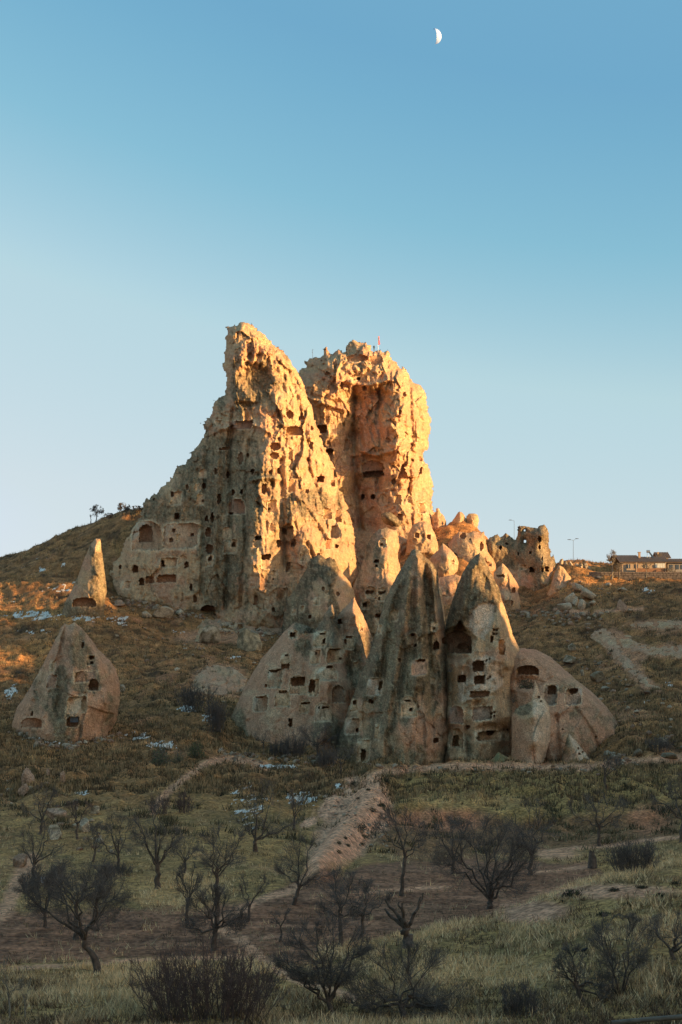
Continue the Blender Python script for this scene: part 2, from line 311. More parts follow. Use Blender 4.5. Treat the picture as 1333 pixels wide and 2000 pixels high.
# trodden paths
PATHS = [([(-40, 1830), (15, 1770), (40, 1710), (60, 1680)], 15), ([(430, 1810), (480, 1842), (510, 1872), (545, 1897), (600, 1922), (690, 1950)], 9),
         ([(420, 1800), (500, 1762), (560, 1742), (612, 1700), (652, 1650), (700, 1590), (735, 1556), (720, 1520), (760, 1505), (900, 1497), (1150, 1499), (1240, 1487), (1340, 1480)], 7),
         ([(520, 1496), (470, 1484), (440, 1482), (395, 1494), (350, 1530), (318, 1558), (296, 1585)], 7), ([(-40, 1897), (120, 1887), (250, 1877), (480, 1869)], 4),
         ([(1060, 1662), (1200, 1652), (1340, 1632)], 4), ([(1040, 1706), (1150, 1694)], 4), ([(720, 1742), (880, 1732)], 3), ([(1085, 1190), (1140, 1196), (1180, 1194), (1260, 1188)], 3)]
PD = np.full(XG.shape, 99.0)
for pts, w in PATHS: PD = np.minimum(PD, line_d(PXG + wob * 0.35, PYG + wob * 0.25, pts) / w)
PD = np.minimum(PD, np.hypot((PXG + wob * .5 - 1085) / 45, (PYG + wob * .3 - 1668) / 10))
PD = np.where(YG > 440, 99, PD)
GC = mix(GC, (0.30, 0.235, 0.19), sstep(1.5, 0.5, PD) * 0.9); GRASSY = GRASSY * sstep(0.8, 1.6, PD)
GC = GC * np.array((2.05, 1.21, 0.80)) * (1 + 0.18 * nC)[..., None]
V = np.stack([XG, YG, ZG], -1).reshape(-1, 3); nr, nc = XG.shape
idx = np.arange(nr * nc).reshape(nr, nc)
Q = np.stack([idx[:-1, :-1], idx[:-1, 1:], idx[1:, 1:], idx[1:, :-1]], -1).reshape(-1, 4)
pm = ((PD[:-1, :-1] + PD[1:, 1:]) / 2 < 0.85).ravel()
gcol = GC.reshape(-1, 3)
tag(sub_mesh('ground', V, Q[~pm], SOIL, gcol), kind='structure')
tag(sub_mesh('path', V, Q[pm], SOIL, gcol), kind='structure')
# the ridge on the sun's side of the valley, right of the picture, whose shade lies over the valley floor
hx, hy = np.meshgrid(np.linspace(110, 520, 60), np.linspace(-420, 560, 320))
crest = np.interp(hy + math.tan(SUN_AZ) * (hx - 260), [-420, -100, 20, 80, 98, 103.5, 107, 112, 117, 130, 146, 165, 190, 207, 220, 235, 270, 320, 420, 560], RIDGE)
hz = -25 + (crest + 25) * np.exp(-np.abs((hx - 260) / 75) ** 2.2) + 1.6 * fbm(hx / 30, hy / 30, 4, 41) * sstep(120, 200, hx)
hcol = mix(np.zeros(hx.shape + (3,)) + np.array((0.2, 0.155, 0.09)), (0.09, 0.08, 0.05), sstep(-.2, .4, fbm(hx / 12, hy / 12, 3, 42)))
hi = np.arange(hx.size).reshape(hx.shape)
tag(mesh_np('hill', np.stack([hx, hy, hz], -1).reshape(-1, 3), np.stack([hi[:-1, :-1], hi[:-1, 1:], hi[1:, 1:], hi[1:, :-1]], -1).reshape(-1, 4), SOIL, hcol.reshape(-1, 3)), kind='structure')
# old snow lying in patches
i0, i1 = np.searchsorted(tgrid, [math.log(95), math.log(465)]); j0, j1 = np.searchsorted(sgrid, [-0.262, 0.262])
sub = (slice(i0, i1), slice(j0, j1)); shp = ((i1 - i0) * 2 - 1, (j1 - j0) * 2 - 1)
fX, fY, fZ = [resize(a[sub], shp) for a in (XG, YG, ZG)]
fpx = CX + F * fX / fY; fpy = H0 - F * fZ / fY
SN = [(588, 1560, 40, 18, .62), (545, 1497, 60, 6, .55), (490, 1580, 75, 65, .36), (470, 1545, 90, 30, .32), (365, 1386, 26, 9, .6), (412, 1402, 30, 14, .5), (60, 1204, 90, 16, .52), (170, 1208, 80, 14, .48), (60, 1235, 60, 8, .4),
      (22, 1350, 18, 22, .6), (60, 1442, 50, 9, .5), (100, 1450, 60, 6, .5), (310, 1456, 70, 16, .45), (268, 1440, 40, 16, .45), (455, 1285, 22, 6, .55), (240, 1212, 26, 22, .42), (1272, 1154, 22, 10, .45), (1310, 1336, 22, 16, .38), (80, 1105, 70, 30, .34), (120, 1150, 80, 25, .34),
      (662, 1536, 12, 9, .6), (160, 1550, 20, 9, .5), (430, 1465, 12, 10, .5), (350, 1235, 30, 10, .3), (1250, 1370, 40, 15, .26), (560, 1500, 40, 5, .5), (380, 1437, 40, 8, .4), (20, 1175, 40, 8, .4), (130, 1270, 20, 8, .3)]
sm = np.full(fX.shape, -1.0)
for cx, cy, rx, ry, a in SN: sm = np.maximum(sm, a * 1.25 - 0.6 * np.hypot((fpx - cx) / rx, (fpy - cy) / ry) ** 2)
sn = 0.9 * fbm((fpx - 0.3 * fpy) / 22, (fpy + 0.32 * fpx) / 4.5, 4, 31, 0.62) + 0.35 * fbm(fX / 4, fY / 6, 2, 33)
keep = (sm + sn * 0.9) > 0.50
fV = np.stack([fX, fY, fZ + 0.07], -1).reshape(-1, 3); fi = np.arange(fX.size).reshape(fX.shape)
fq = np.stack([fi[:-1, :-1], fi[:-1, 1:], fi[1:, 1:], fi[1:, :-1]], -1).reshape(-1, 4)
fk = (keep[:-1, :-1] & keep[1:, 1:]).ravel()
tag(sub_mesh('snow', fV, fq[fk], SNOW, np.ones((len(fV), 3))), 'thin patches of old snow lying on the hillside grass', 'snow', kind='stuff')
# ------------------------------------------------------------------ rock formations
TUFF = np.array((0.46, 0.31, 0.175)); PINK = np.array((0.45, 0.265, 0.16)); PALE = np.array((0.51, 0.375, 0.23)); LICH = np.array((0.200, 0.148, 0.088)); DLICH = np.array((0.100, 0.080, 0.048)); PLAST = np.array((0.62, 0.48, 0.31))
def cave_mask(c, U, V):
    """signed measure in px of a cave mouth, positive inside"""
    cx, cy, w, h, sh = c[:5]
    dx = (U - cx); dy = (V - cy); a = w / 2; b = h / 2
    if sh == 'r':                                   # hewn, roughly rectangular
        return (1 - (np.abs((dx + 0.08 * dy) / a) ** 7 + np.abs((dy + 0.05 * dx) / b) ** 7) ** (1 / 7)) * min(a, b)
    if sh == 'a':                                   # arched top
        top = a - np.hypot(dx, np.minimum(dy + b - min(a, b), 0) * (a / min(a, b)))
        return np.where(dy < -b + min(a, b), top, np.minimum(a - np.abs(dx), b - dy))
    if sh == 't':                                   # triangular, apex up
        return np.minimum((dy + b) * a / h - np.abs(dx) * 0.9, b - dy)
    return (1 - np.hypot(dx / a, dy / b)) * min(a, b)  # 'o' worn round
def rock(name, poly, Y0, ctrl=(), caves=(), step=1.45, roundk=0.9, edge=2.0, rough=1.0, flute=0.0, pits=(), dents=(), lichen=0.4, lblobs=(), pale=(), holes=(), seed=1,
         base=None, parent=None, wob=1.6, back=0.8, pinkness=0.4, rowy=None, nest=True, lump=8.0, craggy=0.25, jag=0.0, fls=1.7, hug=None, grain=0.22, ribs=(), dark=1.0):
    LICH, DLICH = globals()['LICH'] * dark, globals()['DLICH'] * dark
    poly = np.array(poly, float); m = Y0 / F          # metres to one photo pixel
    x0, y0 = poly.min(0) - 3; x1, y1 = poly.max(0) + 3
    us = np.arange(x0, x1, step); vs_ = np.arange(y0, y1, step)
    U, V = np.meshgrid(us, vs_)
    sd = poly_sd(U, V, poly) + wob * fbm(U / 14, V / 14, 3, seed + 60) * 1.4 + 0.5 * wob * perlin(U / 4, V / 4, seed + 61)
    if jag: sd = sd + jag * facets(U / 16, V / 16, seed + 62) + 0.6 * jag * facets(U / 6, V / 7, seed + 63)
    for hcx, hcy, hw, hh in holes: sd = np.minimum(sd, (np.hypot((U - hcx) / (hw / 2), (V - hcy) / (hh / 2)) - 1) * min(hw, hh) / 2)
    # bulge towards the viewer: round cross sections row by row ...
    ins = sd > 0
    lo = np.where(ins, U, 1e9).min(1); hi = np.where(ins, U, -1e9).max(1); ok = ins.any(1)
    r = np.arange(len(vs_)); lo = np.interp(r, r[ok], lo[ok]); hi = np.interp(r, r[ok], hi[ok])
    kk = max(1, int(10 / step)); ker = np.ones(2 * kk + 1) / (2 * kk + 1)
    lo = np.convolve(np.pad(lo, kk, 'edge'), ker, 'valid'); hi = np.convolve(np.pad(hi, kk, 'edge'), ker, 'valid')
    hw = np.maximum((hi - lo) / 2, 2)[:, None]; mid = ((hi + lo) / 2)[:, None]
    w = np.clip(np.abs(U - mid) / hw, 0, 1)
    B = roundk * m * hw * np.sqrt(np.clip(1 - w * w, 0, 1)) * sstep(-1, 12, sd) ** 0.5
    # ... plus surveyed ridges and gullies
    if len(ctrl):
        c = np.array(ctrl, float); n = len(poly); bp = []
        bl = base if base is not None else y1 - 6
        for i in range(n):
            a, b = poly[i], poly[(i + 1) % n]; k = max(1, int(np.hypot(*(b - a)) / 22))
            for q in range(k):
                p = a + (b - a) * q / k
                if p[1] < bl: bp.append((p[0], p[1], 0.0))
        c = np.vstack([c, np.array(bp)]) if bp else c
        X = c[:, :2] / 50.0; wt = rbf_fit(X, c[:, 2], 1.0)
        cu, cv = np.meshgrid(np.linspace(us[0], us[-1], max(8, len(us) // 4)), np.linspace(vs_[0], vs_[-1], max(8, len(vs_) // 4)))
        B = B + resize(rbf_eval(X, wt, np.c_[cu.ravel(), cv.ravel()] / 50.0, 1.0).reshape(cu.shape), U.shape)
    B = B + edge * np.sqrt(np.clip(sd, 0, 16) / 16)
    soft = sstep(0, 14, sd)
    um, vm = U * m, V * m
    wu = um + 1.5 * fbm(um / 6, vm / 6, 2, seed + 1); wv = vm + 1.5 * fbm(um / 6, vm / 6, 2, seed + 2)
    big = fbm(um / lump, vm / lump, 3, seed + 3); rid = fbm(wu / 3.2, wv / 4.5, 4, seed + 4, ridged=True); fin = fbm(um / 0.9, vm / 0.9, 3, seed + 5)
    f1, f2, fid = voronoi(wu / 3.0, wv / 3.6, seed + 6)
    N = rough * (1.3 * big + 0.55 * rid + 0.32 * fin + 0.5 * (fid - 0.5) * sstep(0, 0.12, f2 - f1))
    if flute: N = N + flute * fbm((um + 0.6 * big) / fls, vm / (fls * 8), 3, seed + 7, ridged=True)
    # honeycomb weathering
    T = np.zeros(U.shape)
    for pcx, pcy, prx, pry, amt in pits:
        T = np.maximum(T, amt * sstep(1.15, 0.6, np.hypot((U - pcx) / prx, (V - pcy) / pry)))
    N = N + craggy * (0.3 + 0.7 * np.minimum(T, 1) if len(pits) else 1.0) * (2.3 * facets(wu / 7.0, wv / 10, seed + 40) + 0.9 * facets(wu / 2.2, wv / 5.5, seed + 41) + 0.6 * facets(um / 1.2, vm / 1.7, seed + 42))
    if len(pits):
        a1, a2, ai = voronoi(wu / 2.3, wv / 2.6, seed + 8); b1, b2, bi = voronoi(wu / 1.0, wv / 1.2, seed + 9)
        pit = -1.1 * sstep(0.62, 0.15, a1) * (0.35 + ai) - 0.6 * sstep(0.55, 0.2, b1) * bi + 0.6
        N = N + T * pit
    B = B + N * soft
    for pts, amp, rw in ribs:                        # single ribs (+) and runnels (-)
        B = B + amp * np.exp(-(line_d(U + 3 * fbm(U / 20, V / 20, 2, seed + 43), V, pts) / rw) ** 2) * soft
    for dcx, dcy, drx, dry, dd in dents:             # worn hollows
        rr = np.hypot((U - dcx) / drx, (V - dcy) / dry) + 0.12 * fbm(U / 9, V / 9, 2, seed + 10)
        B = B - dd * sstep(1.0, 0.35, rr)
    if hug is not None:                               # an outcrop that follows the lie of the slope
        hu, hv = np.meshgrid(np.linspace(us[0], us[-1], 14), np.linspace(vs_[0], vs_[-1], 14))
        Y0 = resize(np.array([ground_y(a, min(b, hug[1])) for a, b in zip(hu.ravel(), hv.ravel())]).reshape(hu.shape), U.shape) + hug[0]
    D = Y0 - B
    # colour
    col = np.zeros(U.shape + (3,)) + TUFF
    col = mix(col, PINK, sstep(-0.25, 0.35, fbm(um / 7, vm / 5, 3, seed + 11) + pinkness - 0.4))
    col = mix(col, PALE, sstep(0.15, 0.5, fbm(um / 4, vm / 3, 3, seed + 12)) * 0.6)
    la = np.zeros(U.shape) + lichen  # lichen amount, on some rocks raised to paint in shade
    for pcx, pcy, prx, pry, amt in lblobs:
        k = sstep(1.25, 0.6, np.hypot((U - pcx) / prx, (V - pcy) / pry)); la = la * (1 - k) + amt * k
    streak = fbm((um + big) / 2.4, vm / 11, 4, seed + 13); spot = fbm(um / 1.1, vm / 1.1, 3, seed + 14)
    lm = sstep(-0.16, 0.16, la - 0.5 + 0.42 * streak + 0.26 * spot + 0.2 * fbm(um / 5, vm / 5, 2, seed + 15))
    col = mix(col, LICH, lm * 0.88); col = mix(col, DLICH, lm * sstep(0.05, 0.35, fbm(um / 0.8, vm / 1.6, 3, seed + 16) + 0.2 * streak) * 0.8)
    band = fbm((um + 1.5 * big) / 1.9, vm / 22, 3, seed + 19)
    col = mix(col, DLICH, lm * sstep(0.0, 0.4, band) * 0.5); col = mix(col, np.array((0.30, 0.24, 0.14)), lm * sstep(0.05, 0.4, -band) * 0.5)
    col = mix(col, np.array((0.30, 0.25, 0.15)), lm * sstep(0.12, 0.4, fbm(um / 0.5, vm / 0.6, 3, seed + 17)) * 0.7)
    for pp, pc, pd in pale:
        k = sstep(-2, 3, poly_sd(U, V, pp) + 3 * fbm(U / 9, V / 9, 3, seed + 18)); col = mix(col, np.array(pc), k * 0.92); D = D + pd * k
    col = col * (1 + grain * (0.35 + 0.65 * lm) * np.random.RandomState(seed).randn(*U.shape))[..., None]
    # caves, niches and doors, hewn in
    R = np.full(U.shape, -1, int)
    for ci, c in enumerate(caves):
        sh = cave_mask(c, U, V) + min(1.5, 0.09 * (c[2] + c[3]) / 2 + 0.4) * perlin(U / 4.5, V / 4.5, seed + 20 + ci % 7); ring = max(2.0, 0.12 * c[2])
        inside = (sh > 0) & (sd > 1.5)
        if inside.sum() < 4: continue
        depth, kind = c[5] * (0.65 if c[6] == 'n' else 1.0), c[6]
        if kind != 'h' or depth < 4:
            k = sstep(-ring, 0, sh) * (sh <= 0); col = mix(col, PLAST * 1.05, k * (0.75 if kind == 'n' else 0.4))
        back_d = np.percentile(D[inside], 75) + depth
        D = np.where(inside, np.maximum(D + 0.35 * depth, back_d + 0.12 * fin), D)
        if kind in 'nd':
            pc = np.array(c[7]) if len(c) > 7 else PLAST
            pcv = mix(np.zeros(U.shape + (3,)) + pc, PINK, sstep(0.0, 0.4, fbm(um / 1.3, vm / 2.2, 3, seed + 30 + ci)) * 0.7)
            pcv = mix(pcv, DLICH * 1.6, sstep(0.15, 0.45, fbm(um / 0.7, vm / 2.5, 3, seed + 31 + ci)) * 0.7)
            col = np.where(inside[..., None], pcv, col)
        else:
            col = np.where(inside[..., None], mix(col, PINK * 0.85, np.full(U.shape, 0.6)), col)
        R[inside] = ci
    # snap the rim to the outline
    gy, gx = np.gradient(sd, step); gl = np.maximum(np.hypot(gx, gy), 0.2)
    out = sd < 0; push = np.where(out, -sd / gl, 0)
    U2 = U + gx / gl * push; V2 = V + gy / gl * push
    keep = sd > -0.75 * step
    Vx = np.stack([(U2 - CX) / F * D, D, (H0 - V2) / F * D], -1)
    idx = np.full(U.shape, -1); idx[keep] = np.arange(keep.sum())
    q = np.stack([idx[:-1, :-1], idx[1:, :-1], idx[1:, 1:], idx[:-1, 1:]], -1)
    full = (q >= 0).all(-1)
    rq = np.stack([R[:-1, :-1], R[1:, :-1], R[1:, 1:], R[:-1, 1:]], -1).max(-1)
    verts = Vx[keep]; cols = np.clip(col[keep] * np.array((1.08, 0.98, 0.92)), 0.01, 0.9)
    fq = q[full]; fr = rq[full]
    # the back of the rock: coarse inside, stitched to the front's rim
    bd = Y0 + back * np.maximum(roundk * m * hw * np.sqrt(np.clip(1 - w * w, 0, 1)), 0.15 * np.abs(B)) * sstep(0, 20, sd) + 1.0 * sstep(0, 8, sd)
    rim = keep & ~(np.pad(full, ((0, 1), (0, 1))) & np.pad(full, ((1, 0), (0, 1))) & np.pad(full, ((0, 1), (1, 0))) & np.pad(full, ((1, 0), (1, 0))))
    nb = len(verts); Bx = np.stack([(U2 - CX) / F * bd, bd, (H0 - V2) / F * bd], -1)
    bidx = np.where(rim, idx, np.where(keep, idx + nb, -1))
    k = 6; nr, nc = full.shape; bq = []
    for i in range(0, nr, k):
        for j in range(0, nc, k):
            blk = full[i:i + k, j:j + k]
            if not blk.any(): continue
            i2, j2 = min(i + k, nr), min(j + k, nc)
            if blk.all(): bq.append((bidx[i, j], bidx[i, j2], bidx[i2, j2], bidx[i2, j]))
            else:
                ii, jj = np.nonzero(blk); ii = ii + i; jj = jj + j
                bq += list(zip(bidx[ii, jj], bidx[ii, jj + 1], bidx[ii + 1, jj + 1], bidx[ii + 1, jj]))
    allv = np.vstack([verts, Bx[keep]]); allc = np.vstack([cols, cols])
    main = np.vstack([fq[fr < 0], np.array(bq)])
    o = sub_mesh(name, allv, main, ROCK, allc, parent)
    made = {}
    for ci, c in enumerate(caves):
        f = fq[fr == ci]
        if len(f) == 0: continue
        par = o
        if nest:
            for cj in range(ci - 1, -1, -1):
                if cj in made and caves[cj][6] == 'n' and cave_mask(caves[cj], np.array([float(c[0])]), np.array([float(c[1])]))[0] > 0: par = made[cj]; break
            if par is not o and par.parent is not o: par = par.parent
        made[ci] = sub_mesh({'n': 'niche', 'h': 'cave_opening', 'd': 'doorway'}[c[6]], verts, f, ROCK, cols, par)
    return o
def CV(s):
    """cave list: 'x y w h shape depth kind' separated by |"""
    out = []
    for it in s.replace('\n', '|').split('|'):
        v = it.split()
        if v: out.append((float(v[0]), float(v[1]), float(v[2]), float(v[3]), v[4], float(v[5]), v[6]) + ((tuple(float(t) for t in v[7].split(',')),) if len(v) > 7 else ()))
    return out
def PL(s): return [tuple(float(v) for v in p.split(',')) for p in s.split()]

# --- the castle rock: a tall spire cliff in front, the summit cliff behind
castle = empty('castle_rock', tuple(P(520, 1200, 372)))
tag(castle, 'huge tuff castle rock riddled with carved caves, golden in the low sun', 'rock')
spire = rock('spire_cliff', PL('205,1185 212,1140 218,1110 240,1070 262,1030 280,992 278,985 305,962 330,940 345,915 362,903 375,885 392,862 400,842 394,828 412,812 416,790 428,775 441,772 442,745 437,710 440,690 443,640 452,637 462,633 470,629 482,630 490,632 498,640 505,645 520,653 530,672 545,678 558,690 572,712 585,735 597,765 607,790 615,815 621,840 634,870 650,905 656,935 669,965 681,1000 691,1040 697,1075 700,1110 700,1150 690,1200 670,1280 200,1250'),
    385, ctrl=[(452, 655, 6.5), (452, 700, 8), (453, 740, 8.5), (458, 775, 9), (470, 640, 4), (500, 660, 5), (520, 690, 5.5), (545, 720, 5), (560, 760, 6), (585, 790, 5), (500, 700, 6.5), (500, 780, 9),
               (540, 790, 12), (534, 850, 15), (518, 900, 18.5), (507, 950, 21), (501, 1000, 23.5), (497, 1050, 25.5), (494, 1100, 28), (494, 1150, 30), (497, 1210, 32),
               (590, 820, 6), (620, 860, 3.5), (575, 850, 10), (570, 900, 13), (560, 950, 16), (600, 930, 10), (640, 950, 6), (668, 1010, 4), (620, 1000, 12),
               (582, 1010, 21), (598, 1060, 24), (600, 1110, 25), (590, 1160, 27), (560, 1060, 16.5), (552, 1110, 19), (548, 1170, 23), (530, 1000, 21), (530, 1080, 24.5), (650, 1060, 12), (680, 1100, 7), (640, 1150, 18),
               (470, 870, 8), (440, 880, 6), (425, 800, 2.5), (410, 900, 4), (460, 940, 10), (455, 1000, 12.5), (440, 1060, 14.5), (430, 1120, 17), (425, 1190, 20), (460, 1100, 19), (465, 1180, 22), (385, 1000, 8), (345, 960, 4.5), (345, 1010, 6.5), (350, 1100, 10), (390, 1100, 14), (385, 1180, 16.5), (300, 1050, 5.5), (300, 1150, 11), (250, 1100, 4), (240, 1160, 7), (330, 1190, 14)],
    base=1180, step=1.45, roundk=0.22, edge=2.0, rough=1.15, flute=0.7, craggy=1.0, jag=3.0, seed=3, ribs=[(PL('455,800 448,900 452,1000 446,1100 440,1190'), -2.4, 5), (PL('488,860 480,960 478,1080 470,1190'), -2.2, 5), (PL('405,880 398,980 395,1080 392,1180'), -2.2, 5), (PL('425,900 424,1000 418,1120 416,1190'), 1.6, 6), (PL('560,700 585,800 605,880'), -1.6, 5), (PL('548,900 552,980 556,1100'), -2.5, 6), (PL('600,900 620,960 640,1010'), -1.8, 5), (PL('578,965 600,985 625,1020 645,1055'), 2.6, 5), (PL('490,938 520,932 548,936'), 2.0, 4), (PL('430,838 500,830 530,845'), 1.8, 4), (PL('600,1060 615,1100 625,1160'), -2.0, 5), (PL('650,930 665,1000 678,1070'), -1.8, 5)], lichen=0.36, pinkness=0.35, nest=False,
    pits=[(490, 680, 60, 50, 1.0), (560, 740, 35, 70, 1.0), (575, 830, 60, 60, 0.9), (440, 820, 60, 40, 0.5), (590, 900, 50, 50, 0.7), (520, 950, 25, 60, 0.7), (600, 1000, 70, 50, 0.35)],
    dents=[(500, 738, 44, 36, 4.5), (545, 690, 14, 22, 1.5), (483, 790, 34, 8, 1.8)],
    lblobs=[(430, 960, 95, 110, 0.84), (500, 765, 60, 40, 0.8), (425, 1090, 65, 100, 0.76), (300, 1000, 40, 60, 0.66), (310, 1110, 85, 60, 0.26), (600, 980, 50, 35, 0.62), (540, 980, 40, 50, 0.5), (600, 900, 60, 60, 0.08), (560, 820, 70, 60, 0.15), (520, 1120, 60, 70, 0.38), (640, 1100, 60, 60, 0.2), (480, 660, 60, 40, 0.12), (430, 800, 40, 30, 0.4)],  # left-face lichen deepened so the colour also carries its shade
    caves=CV('''288 1046 58 56 a 2.4 n 0.46,0.34,0.23|353 1047 66 48 r 1.5 n 0.46,0.34,0.23|285 1042 26 34 a 4.5 h|339 1036 6 6 r 2 h|376 1044 6 5 r 2 h|348 1050 7 14 r 0.8 n|334 1055 7 9 a 2 h
344 973 20 25 r 1.8 n|337 966 5 11 r 3 h|392 976 15 22 r 1.5 n|397 978 4 4 r 2 h|346 1008 9 12 a 4 h|330 1099 31 18 r 2.5 n|318 1101 6 12 a 4 h|358 1093 16 16 a 1.5 n|365 1103 8 11 a 4 h
265 1111 10 13 a 4 h|235 1107 5 7 r 3 h|277 1136 10 14 a 4.5 h|293 1133 15 13 r 2.4 h|326 1130 37 15 r 3.2 h|246 1143 18 15 r 0.7 n|217 1149 7 14 r 4 d|407 1192 28 19 a 5 h|387 1170 20 24 a 1.2 n|381 1170 7 12 a 2.5 h
374 1147 6 13 o 3 h|410 1072 15 19 o 3 h|410 1095 13 20 r 1.0 n|410 1091 6 8 r 3 h|407 1040 12 19 o 2.6 h|404 1013 6 11 a 3.5 h|415 1010 7 17 o 3.5 h|436 1013 8 15 r 1 n|443 1043 17 27 a 1.5 n|451 1067 24 26 r 1.2 n|457 1063 6 9 r 2.5 h
463 989 32 30 a 1.5 n 0.4,0.26,0.18|451 1003 10 4 r 3 h|428 974 8 18 o 3.5 h|456 962 7 11 o 3.5 h|472 961 6 10 o 3.5 h|445 927 6 14 o 3.5 h|494 920 7 11 o 3.5 h|422 921 6 12 o 2 h|399 949 8 13 o 3.5 h|386 953 12 16 o 1.4 n|366 952 7 10 o 1.6 h|471 895 11 24 o 1.5 h|484 889 5 7 o 2 h|396 925 14 16 a 1 n|440 876 20 6 r 2 h
575 841 34 18 a 3.2 h|568 886 8 22 r 1.5 n 0.5,0.32,0.17|545 920 6 11 a 2.5 h|609 836 6 8 o 2 h|589 810 12 20 t 2.2 h|566 809 14 16 o 2.2 h|538 872 20 16 o 2.4 h|536 890 18 13 o 2 h|626 936 14 11 r 4 h|650 944 8 12 r 1.6 h|570 949 14 24 r 1.5 n 0.5,0.32,0.17
531 988 17 23 r 2.2 n|526 994 4 4 r 2 h|640 1003 16 22 a 2.0 n 0.5,0.33,0.18|661 1008 12 24 a 2.2 h|561 1042 24 28 r 2.2 n|556 1037 8 12 a 3 h|545 1061 9 14 a 2.5 h|505 1059 11 22 r 1.5 n|505 1050 11 8 r 4 h|574 1060 9 14 r 3.5 h|520 1097 19 28 a 1.8 n|520 1088 17 10 r 4 h|513 1141 11 27 a 1.1 n 0.45,0.28,0.17|537 1129 12 28 r 0.9 n|534 1131 3 4 r 2 h
534 1168 11 24 r 0.8 n|558 1159 9 21 r 0.8 n|519 1181 10 20 r 0.8 n|534 1191 6 8 a 3 h|563 1107 7 18 r 2.5 h|655 1039 17 24 r 2.6 n 0.45,0.3,0.18|643 1062 14 19 r 1 n 0.48,0.26,0.15|658 1067 6 6 r 3 h|531 1030 10 16 o 1.2 n|516 955 12 20 o 2 h|608 870 7 14 r 1.5 h|600 960 6 8 r 1.5 h|590 1090 8 14 r 1.5 n|470 830 46 16 r 0.5 n 0.38,0.25,0.18|425 826 14 10 r 1 n|622 1085 7 10 a 2 h|500 1172 7 18 r 1.2 h'''), parent=castle)
summit = rock('summit_cliff', PL('560,1180 565,900 572,745 580,735 586,722 600,716 597,706 606,700 620,697 629,695 632,682 637,679 642,684 646,691 655,685 662,683 670,686 677,684 678,670 685,665 697,667 708,669 723,669 726,676 724,684 734,686 742,683 750,687 757,682 762,692 766,704 775,709 777,715 790,720 797,729 799,741 808,745 818,750 828,760 834,775 836,800 843,820 842,838 838,862 834,880 826,893 834,902 841,915 844,935 846,960 843,985 848,1003 860,1030 862,1070 850,1200'),
    408, ctrl=[(600, 760, 10), (640, 755, 10), (670, 765, 9.5), (674, 800, 8), (694, 780, 0), (640, 810, 9), (655, 850, 9), (640, 900, 8), (660, 950, 6.5), (690, 850, -1), (700, 950, 0), (720, 1030, 5), (650, 720, 9), (690, 720, 8), (720, 690, 5), (745, 715, 8), (775, 745, 11), (772, 800, 13), (768, 835, 15), (777, 880, 15), (784, 930, 16), (787, 1000, 17), (792, 1060, 20), (725, 850, 4.5), (735, 930, 5.5), (745, 980, 8), (738, 790, 6), (705, 800, 1.5), (805, 800, 8), (815, 850, 6.5), (815, 920, 7), (822, 1000, 8), (830, 1060, 12), (750, 1100, 16)],
    base=1060, step=1.45, roundk=0.15, edge=2.4, rough=1.2, flute=0.45, craggy=1.1, jag=3.0, seed=12, ribs=[(PL('693,760 690,850 695,960 705,1030'), -3.0, 6), (PL('745,730 738,800 745,870 738,960'), -2.2, 5), (PL('800,760 805,860 800,960 808,1040'), -1.8, 4), (PL('765,830 780,850 775,900'), 2.2, 6), (PL('680,745 720,752 765,742'), 2.4, 4), (PL('600,775 640,790 675,800'), 2.0, 4), (PL('820,790 826,860 818,930'), -1.4, 4), (PL('705,880 735,890 765,880'), 2.0, 4)], lichen=0.22, pinkness=0.45, nest=False,
    pits=[(720, 700, 130, 40, 1.0), (650, 760, 50, 50, 0.7), (770, 780, 40, 60, 0.8), (790, 900, 30, 90, 0.9), (800, 1000, 40, 40, 0.5), (700, 790, 30, 40, 0.5)],
    dents=[(740, 770, 30, 16, 2.5), (702, 745, 20, 9, 2.0), (730, 905, 26, 20, 2.0), (787, 920, 14, 18, 1.5), (560, 760, 20, 20, 2)],
    lblobs=[(710, 850, 50, 110, 0.36), (640, 850, 40, 50, 0.34), (815, 880, 40, 120, 0.05), (700, 720, 110, 30, 0.12)],
    caves=CV('''699 699 42 14 a 2.4 h|734 703 28 20 o 2.4 h|702 736 30 12 a 2.5 n|701 739 6 6 r 3 h|629 838 19 15 r 4 h|650 837 13 22 a 1.2 n|644 882 13 10 r 4 h|667 814 8 17 r 1.3 n|641 797 16 14 t 1.4 n|678 869 12 20 r 1.8 h|729 914 44 30 o 1.6 n 0.36,0.25,0.18|729 926 38 11 r 5 h|709 970 8 10 o 4 h|729 971 9 9 o 4 h|749 976 15 24 o 1.4 n
787 921 22 30 t 2.6 h|778 977 13 19 r 1.8 n 0.5,0.32,0.17|826 992 15 20 r 2 n 0.5,0.34,0.2|822 919 5 14 r 1.6 h|809 859 10 9 r 1.2 n|822 896 7 9 r 1.4 h|782 805 5 11 o 1.4 h|781 1010 9 13 r 1.6 h|713 758 8 10 o 1.5 h|655 712 8 18 o 1.6 h|668 752 7 14 o 1.4 h|770 940 9 12 o 1.5 h|800 975 8 12 a 1.4 n|640 730 10 8 o 1.5 h|758 860 12 10 o 1.2 h|790 770 7 9 o 1.4 h|765 1020 14 10 r 1.2 n'''), parent=castle)

for o in (spire, summit): o.location = -Vector(castle.location)
